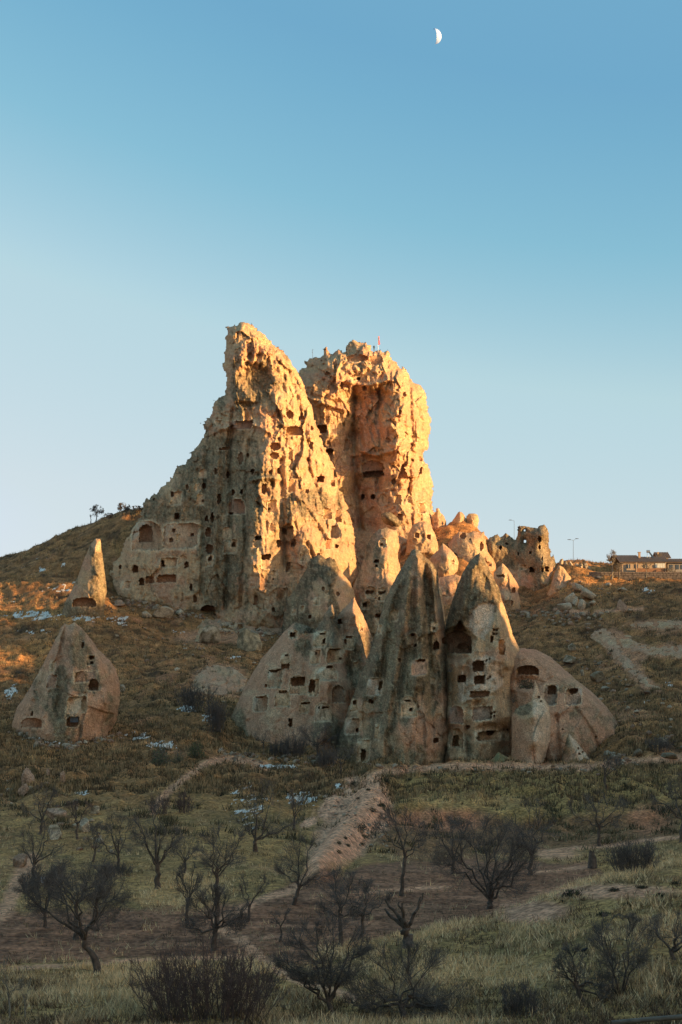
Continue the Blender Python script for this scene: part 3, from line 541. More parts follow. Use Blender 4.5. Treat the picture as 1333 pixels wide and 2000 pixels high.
# --- cones at the foot of the castle
o = rock('rock_cone', PL('545,1270 560,1172 576,1152 587,1130 600,1110 606,1092 618,1085 628,1083 637,1091 645,1087 654,1092 661,1107 672,1123 684,1136 691,1152 700,1184 710,1210 732,1250 735,1300 540,1290'), 338,
    ctrl=[(645, 1110, 9), (650, 1140, 11), (648, 1180, 13), (640, 1230, 15), (600, 1180, 7), (680, 1190, 8), (610, 1130, 4)], base=1200, roundk=0.25, rough=0.9, seed=21, dark=0.72, lichen=0.78, flute=0.4, lblobs=[(680, 1150, 30, 60, 0.15), (620, 1170, 25, 40, 0.35)], pits=[(630, 1100, 30, 20, .6), (665, 1140, 20, 30, .5)],  # lichen darkened to paint in the cone's shade, cleared on its lit edge
    caves=CV('619 1175 11 13 r 0.9 n|632 1150 6 9 o 1.2 h|590 1190 9 12 r 1 n|606 1205 6 8 r 2 h|575 1195 7 10 r 1 n|660 1160 6 10 o 1.2 h'))
tag(o, 'dark grey rock cone with sunlit right edge at the castle foot', 'rock cone')
o = rock('rock_cone', PL('690,1290 688,1155 700,1120 711,1090 717,1066 730,1042 740,1033 752,1030 775,1036 781,1062 778,1085 783,1111 790,1140 800,1180 812,1290'), 345,
    ctrl=[(752, 1050, 4), (756, 1090, 6), (760, 1140, 9), (765, 1200, 12), (720, 1150, 5), (720, 1220, 8)], base=1180, roundk=0.3, rough=0.8, seed=22, lichen=0.42, flute=0.3, lblobs=[(770, 1110, 22, 70, 0.1), (725, 1080, 20, 30, 0.6)], pits=[(770, 1120, 20, 50, .5)],
    caves=CV('748 1060 14 17 a 1.5 n|746 1063 5 5 r 2 h|736 1096 10 6 r 3 h|736 1105 4 5 r 2.5 h|724 1157 21 24 a 1.5 n|722 1157 17 6 r 3 h|747 1161 16 27 a 1.2 n|747 1158 14 5 r 3 h|741 1170 4 5 r 2 h|714 1183 17 15 r 1 n|713 1182 8 8 r 3 h|741 1203 14 7 r 3.5 h|741 1214 14 13 r 0.8 n|765 1225 8 10 r 1 n|700 1215 7 9 r 2 h'))
tag(o, 'tall narrow cave cone between the castle and the grey pointed cones', 'rock cone')
o = rock('perched_boulder', PL('744,1004 752,999 764,1001 778,1010 785,1022 780,1029 768,1030 754,1024 746,1014'), 366, seed=23, lichen=0.95, rough=0.25, roundk=0.9, edge=1.0, lump=3.0)
tag(o, 'dark lichen-grey boulder perched above the narrow cave cone', 'boulder')
# --- dovecote rock, front left
o = rock('dovecote_rock', PL('436,1490 440,1450 446,1414 460,1381 476,1348 493,1315 512,1285 535,1259 556,1233 575,1216 600,1222 616,1230 630,1208 640,1190 648,1179 655,1190 659,1206 664,1198 672,1188 682,1178 692,1165 700,1184 708,1198 716,1216 726,1240 734,1262 742,1300 748,1400 750,1500'), 235,
    ctrl=[(650, 1200, 6), (648, 1260, 10), (642, 1330, 14), (634, 1420, 18), (625, 1480, 20), (690, 1200, 4), (695, 1260, 6), (700, 1340, 10), (672, 1240, 4), (676, 1300, 6.5), (600, 1290, 6.5), (590, 1350, 10), (570, 1420, 13), (560, 1480, 15), (540, 1300, 4), (510, 1370, 7), (490, 1440, 9), (470, 1480, 9), (612, 1400, 12), (615, 1290, 6.5)], base=1470,
    roundk=0.18, edge=1.6, rough=0.6, seed=31, lichen=0.15, pinkness=1.0, ribs=[(PL('648,1182 650,1230 648,1290 641,1350 633,1440'), 2.2, 9), (PL('666,1215 672,1270 681,1330 684,1400'), -2.6, 9), (PL('690,1170 700,1230 710,1300 716,1380'), 2.0, 8), (PL('606,1240 598,1300 601,1420 600,1470'), -1.6, 9), (PL('590,1232 560,1290 535,1370 520,1460'), 1.0, 12)], flute=0.8, fls=2.6, wob=1.0,
    lblobs=[(645, 1240, 22, 60, 0.72), (705, 1290, 30, 80, 0.68), (600, 1225, 30, 14, 0.9), (460, 1430, 30, 60, 0.7), (640, 1440, 40, 50, 0.62), (590, 1270, 26, 24, 0.6), (540, 1420, 60, 40, 0.05), (560, 1330, 60, 60, 0.08), (685, 1190, 22, 28, 0.2)], pits=[(690, 1200, 22, 30, .5)],
    caves=CV('''573 1239 17 15 r 0.5 n|572 1240 9 8 r 3 h|625 1249 24 30 r 1.0 n|633 1252 5 9 r 2 h|631 1238 14 3 r 2 h|682 1256 20 25 r 1.0 n|682 1245 11 4 r 2 h|675 1253 4 9 r 2 h|616 1284 19 26 r 0.9 n|618 1277 4 4 r 2 h|655 1281 32 28 r 1.0 n|665 1286 5 5 r 2 h|655 1269 16 3 r 2 h|638 1315 40 27 a 1.2 n 0.55,0.45,0.31|644 1303 10 4 r 1.5 h
558 1288 17 25 a 0.9 n|560 1280 9 3 r 2 h|558 1302 16 9 r 1.2 h|537 1325 27 36 r 1.2 n 0.52,0.43,0.3|536 1311 20 4 r 2.4 h|582 1338 31 36 a 1.1 n|583 1331 26 17 r 4 h|613 1343 21 32 r 1.1 n|610 1340 11 22 r 3.5 h|661 1356 25 33 a 2.0 n 0.36,0.27,0.19|509 1375 28 30 r 0.9 n 0.48,0.36,0.25|509 1363 16 3 r 1.5 h|552 1364 28 33 a 1.1 n|553 1352 12 3 r 1.5 h|595 1381 18 25 r 0.9 n|597 1374 13 4 r 2 h
631 1391 30 36 a 1.0 n 0.5,0.4,0.28|634 1382 16 3 r 2 h|568 1412 7 15 r 3.5 d|664 1214 8 11 a 3 h|706 1225 6 14 a 1 n|598 1237 8 8 o 1 n|520 1340 5 5 r 1.5 h|695 1300 8 12 r 1 n'''))
tag(o, 'broad pinkish rock riddled with pale dovecote niches, left of the grey pointed cones', 'rock')
# --- the tall pointed cone
o = rock('pointed_cone', PL('640,1540 649,1482 654,1457 671,1414 684,1375 704,1322 720,1279 737,1226 753,1170 766,1143 780,1117 795,1093 803,1077 812,1071 822,1076 830,1088 838,1093 848,1104 856,1118 858,1150 866,1195 872,1240 880,1300 892,1400 900,1540'), 215,
    ctrl=[(812, 1085, 1.2), (815, 1150, 3.2), (820, 1230, 5), (815, 1320, 7.5), (805, 1420, 10), (800, 1500, 12), (835, 1130, 1), (842, 1200, 1.5), (838, 1300, 3.5), (850, 1400, 6), (770, 1230, 2.5), (750, 1330, 4), (740, 1420, 7), (725, 1500, 9), (680, 1450, 3.5), (865, 1300, 1.5), (870, 1450, 6)], base=1490,
    roundk=0.55, edge=0.9, rough=0.6, flute=1.7, fls=2.8, seed=41, dark=0.98, lichen=0.80, ribs=[(PL('806,1085 798,1150 785,1230 770,1320 755,1400 745,1480'), 1.8, 8), (PL('830,1100 836,1180 838,1260 842,1340 846,1420'), -2.0, 7), (PL('847,1110 853,1200 860,1300 868,1400'), 1.4, 6), (PL('782,1150 764,1230 748,1320 728,1400'), -1.6, 8), (PL('818,1080 822,1180 823,1270 816,1340'), 1.6, 8), (PL('735,1290 715,1350 695,1420'), 1.5, 8), (PL('872,1220 876,1300 884,1400 888,1500'), -2.5, 6)], wob=0.9, pinkness=0.6,
    lblobs=[(815, 1130, 14, 50, 0.50), (840, 1390, 40, 60, 0.42), (800, 1440, 50, 30, 0.5), (740, 1470, 60, 40, 0.6), (700, 1400, 28, 40, 0.45), (760, 1340, 16, 90, 0.85), (858, 1220, 12, 70, 0.4), (850, 1440, 30, 60, 0.4)],
    caves=CV('''770 1203 16 22 r 0.9 n|742 1230 8 16 r 0.7 n|763 1229 3 4 r 1.5 h|807 1249 18 25 o 0.9 n|807 1240 8 5 r 2.5 h|812 1261 4 6 r 2 h|820 1304 30 30 r 1.0 n 0.5,0.35,0.25|823 1290 15 5 r 2 h|733 1342 28 33 r 1.1 n 0.6,0.52,0.4|744 1338 6 17 r 3 d|799 1380 30 40 a 0.9 n|796 1369 15 3 r 2 h|803 1386 5 5 r 2 h
692 1378 14 24 a 1.1 n|693 1372 6 7 r 2 h|719 1381 22 22 o 1.1 n|725 1370 10 8 a 2.5 h|689 1419 28 30 r 0.9 n 0.52,0.4,0.28|698 1427 4 7 r 2 h|710 1467 23 42 r 1.2 n|710 1475 9 21 r 4 d|737 1431 8 25 r 0.9 n|849 1224 13 18 r 1 n|848 1228 4 5 r 2 h|852 1261 11 17 a 3.5 h|852 1446 10 10 r 3 h|780 1290 5 8 r 1 h|846 1330 8 10 r 1 n|868 1251 8 13 a 3 h'''))
tag(o, 'tallest grey pointed cone with carved niches and a dark door at its foot', 'rock cone')
# --- the collapsed cone, right neighbour
o = rock('collapsed_cone', PL('852,1540 862,1400 866,1300 868,1232 880,1185 893,1146 905,1116 920,1094 930,1084 938,1080 946,1089 956,1110 966,1131 976,1150 982,1175 992,1203 1002,1240 1014,1262 1022,1290 1020,1400 1030,1540'), 216,
    ctrl=[(935, 1100, 1.5), (940, 1160, 4), (955, 1220, 6), (962, 1290, 8), (955, 1380, 10), (940, 1450, 12), (920, 1500, 13), (890, 1190, 2), (885, 1300, 5), (885, 1400, 9), (880, 1480, 11), (990, 1230, 3), (1000, 1300, 5), (990, 1400, 9), (905, 1300, 7)], base=1490,
    roundk=0.5, edge=0.9, rough=0.8, flute=0.9, fls=2.4, craggy=.5, seed=51, dark=0.85, lichen=0.10, ribs=[(PL('938,1085 960,1130 972,1180 976,1230 970,1290'), 1.6, 7), (PL('986,1190 992,1240 996,1300'), 1.0, 7), (PL('925,1105 912,1160 905,1200'), 1.0, 8), (PL('915,1300 912,1380 918,1470'), -1.5, 7), (PL('975,1300 982,1380 985,1460'), -1.5, 8), (PL('870,1300 872,1400 870,1500'), 1.6, 7)], wob=0.9, pinkness=0.25,
    lblobs=[(930, 1150, 60, 70, 0.97), (935, 1110, 40, 40, 0.95), (880, 1200, 25, 60, 0.9), (985, 1230, 20, 60, 0.12), (955, 1290, 50, 60, 0.12), (870, 1440, 30, 60, 0.55), (910, 1470, 40, 40, 0.45)],
    pale=[(PL('922,1192 938,1178 958,1175 968,1182 966,1205 958,1230 946,1250 928,1240 912,1222'), (0.60, 0.46, 0.33), 0.8), (PL('895,1330 915,1290 950,1280 980,1290 985,1340 940,1365 895,1372'), (0.58, 0.45, 0.32), 0.0)],
    dents=[(898, 1248, 38, 28, 5.0), (893, 1282, 26, 18, 2.0), (938, 1385, 30, 26, 1.8), (960, 1425, 36, 16, 1.5)], pits=[(940, 1340, 50, 60, 0.45), (910, 1290, 40, 30, .4)],
    caves=CV('''894 1254 56 44 a 4.5 n 0.36,0.25,0.17|899 1222 24 22 t 4.5 h|905 1262 20 12 a 2 h|880 1250 7 12 a 3 h|935 1301 22 20 r 4.5 h|903 1326 15 14 r 4.5 h|937 1328 20 16 r 4.5 h|938 1356 36 12 r 2.6 h|943 1394 38 26 r 1.6 n 0.4,0.3,0.22|962 1437 56 18 r 1.6 n|958 1431 16 8 r 4 h|891 1442 27 38 a 0.7 n|891 1447 12 22 a 4 d|891 1396 30 34 a 0.9 n 0.42,0.28,0.2|969 1240 15 26 r 0.5 n|965 1231 4 4 r 1.5 h|971 1231 4 4 r 1.5 h|965 1238 4 4 r 1.5 h|971 1238 4 4 r 1.5 h|961 1250 5 12 r 2 h
981 1264 12 30 a 1.3 n 0.42,0.2,0.08|951 1290 4 4 r 1.5 h|957 1287 4 4 r 1.5 h|953 1326 4 4 r 1.5 h|958 1322 4 4 r 1.5 h|960 1395 4 4 r 1.5 h|966 1392 4 4 r 1.5 h|960 1401 4 4 r 1.5 h|966 1399 4 4 r 1.5 h|915 1420 8 7 o 1.5 h|985 1425 4 4 r 1.5 h|992 1425 4 4 r 1.5 h|999 1215 7 22 a 0.8 n'''))
tag(o, 'grey-capped cone with collapsed pale face and square cave rooms', 'rock cone')
# --- the smooth whaleback and the slabs leaning in front of it
o = rock('whaleback_rock', PL('955,1540 965,1330 970,1290 985,1275 1005,1268 1022,1266 1048,1269 1076,1283 1104,1308 1128,1329 1159,1353 1180,1374 1197,1395 1211,1418 1219,1436 1216,1458 1206,1470 1203,1492 1190,1540'), 218,
    ctrl=[(1020, 1290, 3), (1030, 1350, 6), (1060, 1420, 9), (1080, 1490, 11), (1110, 1340, 3.5), (1140, 1400, 5.5), (1160, 1470, 6.5), (1185, 1420, 2.5), (1100, 1400, 7), (1000, 1400, 6)], base=1490, roundk=0.45, edge=3.2, rough=0.35, seed=61, lichen=0.10, pinkness=0.95, ribs=[(PL('1128,1385 1160,1440 1185,1490'), -1.0, 5), (PL('1085,1400 1090,1450 1095,1500'), -1.0, 5), (PL('1060,1300 1100,1330 1130,1345'), 0.8, 8)], dents=[(1032, 1335, 36, 18, 1.5)], wob=0.7, flute=0.12,
    lblobs=[(1150, 1420, 60, 60, 0.45), (1100, 1340, 30, 16, 0.6), (1180, 1430, 40, 50, 0.5), (1020, 1290, 30, 20, 0.05)],
    caves=CV('1031 1309 42 18 a 4.5 h|1076 1358 25 40 r 1.4 n 0.46,0.36,0.27|1079 1348 17 16 r 3 h|1121 1361 30 32 r 1.4 n 0.46,0.36,0.27|1121 1350 17 10 r 3 h|1165 1440 5 5 o 1 h|1100 1425 4 3 o 1 h'))
tag(o, 'smooth rounded pinkish rock with two square windows, right of the cones', 'rock')
o = rock('leaning_slab', PL('998,1530 1000,1457 1000,1398 1008,1384 1038,1370 1041,1355 1045,1326 1050,1338 1056,1354 1072,1377 1077,1405 1076,1446 1064,1488 1056,1530'), 199, ctrl=[(1040, 1400, 4), (1044, 1450, 5), (1045, 1500, 6), (1015, 1450, 2), (1062, 1420, 1.5)], base=1500, roundk=0.2, edge=1.0, rough=0.22, flute=0.25, seed=71, lichen=0.15, pinkness=0.5, wob=0.8,
    pale=[(PL('1041,1360 1046,1330 1056,1356 1072,1380 1077,1405 1076,1446 1060,1490 1050,1495 1042,1440'), (0.58, 0.44, 0.30), 0.0)], lblobs=[(1020, 1385, 25, 14, 0.7)], caves=CV('1053 1362 4 4 r 1 h|1057 1370 3 3 r 1 h'))
tag(o, 'tall split slab leaning against the rounded rock, pale right face', 'rock slab')
o = rock('leaning_slab', PL('1080,1530 1093,1500 1100,1472 1108,1440 1112,1432 1122,1444 1130,1452 1146,1472 1162,1500 1172,1530'), 198, ctrl=[(1116, 1460, 2), (1122, 1500, 4)], base=1500, roundk=0.35, edge=0.8, rough=0.25, seed=72, lichen=0.45, wob=0.8, pale=[(PL('1110,1433 1124,1445 1146,1472 1162,1500 1140,1500 1122,1462'), (0.58, 0.44, 0.30), 0)],
    caves=CV('1122 1452 3 3 r 1 h|1130 1462 3 4 r 1 h|1138 1470 3 4 r 1 h|1142 1482 3 4 r 1 h|1132 1473 3 3 r 1 h'))
tag(o, 'low wedge slab pierced by small holes, below the rounded rock', 'rock slab')
o = rock('earth_heap', PL('935,1530 950,1498 962,1482 974,1469 990,1478 1010,1488 1040,1502 1060,1530'), 192, roundk=0.7, rough=0.25, seed=73, lichen=0.2, wob=1.2, pale=[(PL('930,1530 974,1465 1060,1530'), (0.16, 0.15, 0.07), 0)])
tag(o, 'small grassy earth heap between collapsed cone and leaning slab', 'earth heap')
# --- left-hand rocks
o = rock('left_chimney_rock', PL('22,1520 24,1410 33,1383 63,1336 89,1287 109,1247 119,1226 126,1217 134,1221 145,1215 152,1220 160,1227 175,1244 191,1267 215,1290 228,1310 235,1336 234,1369 229,1406 216,1430 214,1520'), 217,
    ctrl=[(140, 1240, 2), (140, 1300, 4), (138, 1360, 7), (130, 1420, 9), (125, 1470, 9), (80, 1370, 3), (60, 1410, 4), (195, 1310, 2.5), (205, 1380, 5), (190, 1440, 6)], base=1440, roundk=0.4, edge=1.6, rough=0.6, flute=0.35, seed=81, lichen=0.42, pinkness=1.0, ribs=[(PL('125,1225 118,1300 115,1400'), -1.4, 7), (PL('160,1230 190,1290 208,1370'), 1.4, 9), (PL('140,1225 140,1300 137,1370'), 1.2, 8), (PL('95,1290 75,1350 60,1400'), -1.2, 8)], wob=1.0,
    lblobs=[(120, 1370, 18, 90, 0.85), (150, 1270, 26, 40, 0.72), (150, 1330, 20, 20, 0.75), (180, 1400, 22, 40, 0.12), (100, 1270, 22, 40, 0.15), (165, 1320, 20, 12, 0.05), (215, 1400, 18, 60, 0.5), (60, 1410, 30, 20, 0.2), (225, 1330, 10, 40, 0.2)],
    caves=CV('''177 1290 15 19 r 1.0 n|179 1284 9 7 r 3 h|179 1295 5 5 r 3 h|183 1338 19 22 a 3.2 h|184 1346 14 6 r 0.5 n 0.5,0.4,0.3|150 1377 36 31 r 0.9 n 0.6,0.53,0.4|164 1375 8 28 r 1 n|142 1410 23 19 r 2.5 h|101 1331 18 26 r 0.9 n 0.38,0.26,0.18|102 1302 9 18 r 0.7 n|162 1260 5 10 r 1.6 h|63 1394 4 8 r 1.5 h|167 1322 40 20 r 0.35 n 0.4,0.28,0.2|62 1412 40 20 a 1.0 h'''))
left_rock = tag(o, 'squat cave-cut rock cone standing alone on the left slope', 'rock cone')
o = rock('leaning_spire', PL('118,1215 126,1178 139,1155 155,1119 165,1089 178,1062 186,1052 196,1053 201,1089 206,1125 209,1155 204,1180 202,1215'), 338, ctrl=[(190, 1070, 1), (192, 1120, 3), (188, 1160, 4)], base=1180, roundk=0.6, rough=0.35, seed=82, lichen=0.72, wob=0.8,
    lblobs=[(165, 1110, 14, 60, 0.1), (190, 1060, 14, 20, 0.1), (150, 1160, 25, 20, 0.2)], caves=CV('165 1176 44 18 a 3 h'))
tag(o, 'slender leaning rock spire with sunlit tip on the left hillside', 'rock spire')
# --- rocks on the shoulder right of the castle
o = rock('ruined_rock_tower', PL('940,1230 944,1090 949,1054 961,1048 973,1043 977,1050 984,1046 989,1041 994,1045 1002,1050 1006,1056 1012,1047 1011,1036 1016,1026 1028,1029 1049,1030 1056,1026 1064,1023 1068,1028 1071,1038 1074,1052 1072,1068 1080,1082 1091,1107 1095,1126 1100,1150 1110,1170 1120,1230'), 385,
    ctrl=[(1062, 1045, 8), (1062, 1100, 10.5), (1064, 1140, 12), (1066, 1190, 15), (1030, 1060, 1.5), (1030, 1110, 3.5), (1030, 1150, 6), (1000, 1100, 0), (980, 1080, 1.0), (960, 1075, 2.5), (990, 1150, 4), (1030, 1180, 10)], base=1180, roundk=0.08, rough=0.45, flute=0.35, craggy=.25, jag=1.2, seed=91, lichen=0.8, dark=0.95, pinkness=0.6, wob=1.2, holes=[(1025, 1036, 4, 4), (1026, 1057, 4, 8), (1078, 1083, 5, 9)],  # high lichen value paints the shade of the tower's front
    lblobs=[(1085, 1150, 20, 40, 0.05), (1000, 1140, 40, 30, 0.1)], pits=[(985, 1055, 30, 14, .5)],
    caves=CV('1040 1113 9 10 a 4 h|1068 1111 7 11 a 3.5 h|1013 1082 5 5 o 2.5 h|1037 1080 5 5 o 2.5 h|1055 1053 6 13 o 2.5 h|1055 1069 5 7 o 2.5 h|978 1070 6 7 o 2.5 h|1060 1091 4 7 o 2 h|1060 1113 5 8 o 2 h|1022 1108 14 9 r 1 n|990 1062 5 5 o 2 h'))
tag(o, 'jagged rock tower with eye-like holes on the skyline right of the castle', 'rock tower')
for nm, pl, cv, lab, sd_ in (
    ('tuff_outcrop', '1150,1240 1162,1228 1186,1225 1200,1240 1216,1268 1240,1296 1270,1328 1296,1346 1268,1348 1236,1322 1206,1296 1180,1266', '1247 1285 14 5 o 1 h|1173 1237 6 5 o 1 h', 'long bare tuff rib running down the right slope', 110),
    ('tuff_outcrop', '1205,1252 1212,1238 1232,1240 1250,1256 1290,1262 1345,1256 1345,1292 1300,1286 1272,1282 1240,1278 1218,1268', '1237 1247 8 7 o 2.4 h|1267 1264 9 8 o 2.2 h|1321 1268 9 9 o 2.2 h', 'broad bare tuff shelf with small cave holes on the right slope', 111),
    ('tuff_outcrop', '1215,1222 1240,1213 1290,1211 1345,1205 1345,1228 1300,1232 1270,1226 1240,1226', '1243 1221 6 5 o 2 h|1282 1219 11 8 o 2.2 h|1321 1228 9 9 o 2.2 h|1298 1243 6 6 o 2 h', 'upper tuff ledge with a row of small holes near the right edge', 112),
    ('tuff_outcrop', '372,1352 380,1322 400,1302 430,1296 462,1304 482,1322 486,1350 430,1362', '', 'smooth grey-brown tuff swell in the slope behind the thicket', 113),
    ('tuff_outcrop', '380,1252 384,1226 398,1208 440,1204 470,1206 520,1214 560,1226 575,1244 520,1240 470,1238 430,1236 410,1256', '440 1222 16 10 r 1.2 n|470 1224 12 9 a 2 h|505 1226 10 8 r 2 h|455 1219 6 5 r 2 h', 'hewn rock terrace along the foot of the castle', 114)):
    tag(rock(nm, PL(pl), 285 if sd_ < 113 else 320, caves=CV(cv), step=1.5, roundk=0.0, edge=2.2 if sd_ < 113 else 3.0, rough=0.4, lichen=0.15 if sd_ < 113 else .35, pinkness=0.6, seed=sd_, hug=(0.7, 1360), back=0.0, wob=3.0, lump=5.0), lab, 'rock')
def brock(name, poly, Y, label, cat='rock', **k):
    d = dict(step=1.3, roundk=0.7, edge=1.0, rough=0.4, lichen=0.15, wob=0.9, lump=4.0); d.update(k)
    return tag(rock(name, PL(poly), Y, **d), label, cat)
brock('shoulder_rock', '838,1045 842,1012 848,1004 853,998 852,993 858,992 860,999 868,1008 872,1020 872,1045', 402, 'small knobbed rock at the right foot of the summit cliff', seed=92)
brock('shoulder_rock', '880,1045 884,1018 892,1005 898,999 906,1003 912,1016 914,1045', 402, 'pale pointed rock in the middle of the skyline trio right of the castle', seed=93)
brock('shoulder_rock', '908,1045 911,1008 917,1003 926,1002 934,1006 936,1018 934,1030 938,1045', 402, 'blocky honeycombed rock, rightmost of the skyline trio', seed=94, pits=[(922, 1014, 16, 16, .5)])
brock('cave_hump', '850,1140 868,1075 884,1050 896,1038 914,1041 925,1037 938,1040 946,1038 950,1062 958,1080 970,1101 978,1112 985,1140', 382, 'humped rock with an open cave below the skyline trio', seed=95, lichen=0.3, ctrl=[(925, 1060, 4), (930, 1100, 6), (890, 1080, 2)], base=1110, roundk=0.35, caves=CV('905 1047 12 12 o 1.8 h|941 1068 8 16 o 1.8 h|919 1054 4 4 o 1.5 h|955 1102 12 8 r 1.4 h'))
brock('faceted_boulder', '836,1145 838,1107 842,1087 856,1074 865,1060 879,1072 893,1087 897,1100 893,1117 884,1126 880,1145', 362, 'big faceted boulder with one bright face behind the tall pointed cone', cat='boulder', seed=96, ctrl=[(874, 1085, 4.5), (878, 1115, 5)], base=1120, roundk=0.3, rough=0.2, caves=CV('886 1097 12 9 t 1 n'), lblobs=[(855, 1100, 18, 24, 0.4)])
brock('white_outcrop', '960,1230 965,1117 976,1106 981,1098 992,1109 1006,1130 1014,1146 1012,1156 1016,1171 1018,1230', 345, 'pale outcrop with a rounded hood right of the grey-capped cone', seed=97, ctrl=[(985, 1130, 3), (992, 1170, 5)], base=1180, roundk=0.4, lichen=0.1, caves=CV('1003 1153 8 10 a 1.8 h|978 1125 16 5 r 1.2 h|1000 1178 6 9 o 1 h'))
brock('sunlit_fin', '852,1215 853,1160 855,1139 859,1145 864,1157 868,1190 870,1215', 262, 'thin sunlit rock fin showing between the two grey cones', seed=98, rough=0.15, caves=CV('857 1155 4 8 a 0.5 n'))
brock('shoulder_rock', '792,1090 797,1045 806,1026 818,1019 830,1018 842,1026 850,1042 856,1062 860,1090', 379, 'rounded sunlit rocks stepping out of the right castle foot', seed=120, rough=.7, craggy=.5, pits=[(825, 1040, 30, 25, .5)], caves=CV('815 1045 9 10 a 1.5 h|838 1048 8 9 a 1.5 h'))
brock('brown_ledge', '825,1230 832,1150 846,1132 866,1126 890,1122 918,1130 930,1230', 345, 'brown rock ledge seen between the two grey cones', seed=121, pinkness=1.0, rough=.6, lichen=.25)
brock('pale_skirt', '1052,1220 1062,1178 1074,1150 1084,1118 1092,1104 1102,1108 1114,1126 1130,1150 1138,1168 1120,1192 1108,1220', 366, 'pale sunlit skirt of rock right below the jagged tower', seed=122, rough=.5, craggy=.5, roundk=.35, ctrl=[(1090, 1150, 4), (1090, 1190, 6)], base=1190)
# ------------------------------------------------------------------ boulders
_ico = bmesh.new(); bmesh.ops.create_icosphere(_ico, subdivisions=4, radius=1.0)
_iv = np.array([v.co[:] for v in _ico.verts]); _if = np.array([[v.index for v in f.verts] for f in _ico.faces]); _ico.free()
def boulder(px, py, w, h, label, seed, colr=PALE, lich=0.3, name='boulder', cuts=9, depth=0.9, tilt=0.0):
    """px,py: foot of the boulder on the ground; w,h in photo pixels"""
    p = on_ground(px, py - 1); m = p[1] / F; rs = np.random.RandomState(seed)
    v = _iv.copy()
    for _ in range(cuts):                            # split faces
        n = rs.randn(3); n /= np.linalg.norm(n); d = v @ n - rs.uniform(0.45, 0.8); v = v - np.clip(d, 0, None)[:, None] * n * 0.95
    v = v * (1 + 0.10 * fbm(v[:, 0] * 1.7 + seed, v[:, 2] * 1.7 + v[:, 1], 3, seed))[:, None] + 0.07 * fbm(v[:, 0] * 5, v[:, 2] * 6 + v[:, 1] * 3, 2, seed)[:, None]
    v = v / np.abs(v).max(0); v[:, 2] = np.maximum(v[:, 2], -0.6)
    v = v * np.array([w * m / 2, w * m / 2 * depth, h * m / 1.6 * 1.0])
    c, s = math.cos(tilt), math.sin(tilt); v = np.c_[v[:, 0] * c + v[:, 2] * s, v[:, 1], -v[:, 0] * s + v[:, 2] * c]
    v[:, 2] += -v[:, 2].min() - 0.12 * h * m
    q = fbm(v[:, 0] / 1.2 + seed, v[:, 2] / 1.2 + v[:, 1] / 2, 4, seed + 2); col = mix(np.zeros((len(v), 3)) + np.array(colr), LICH, sstep(0.25 - lich, 0.45 - lich * 0.5, q))
    o = mesh_np(name, v, _if, ROCK, col, None); o.location = p
    return tag(o, label, 'boulder')
W_ = np.array((0.47, 0.355, 0.24)); K_ = np.array((0.37, 0.23, 0.15))
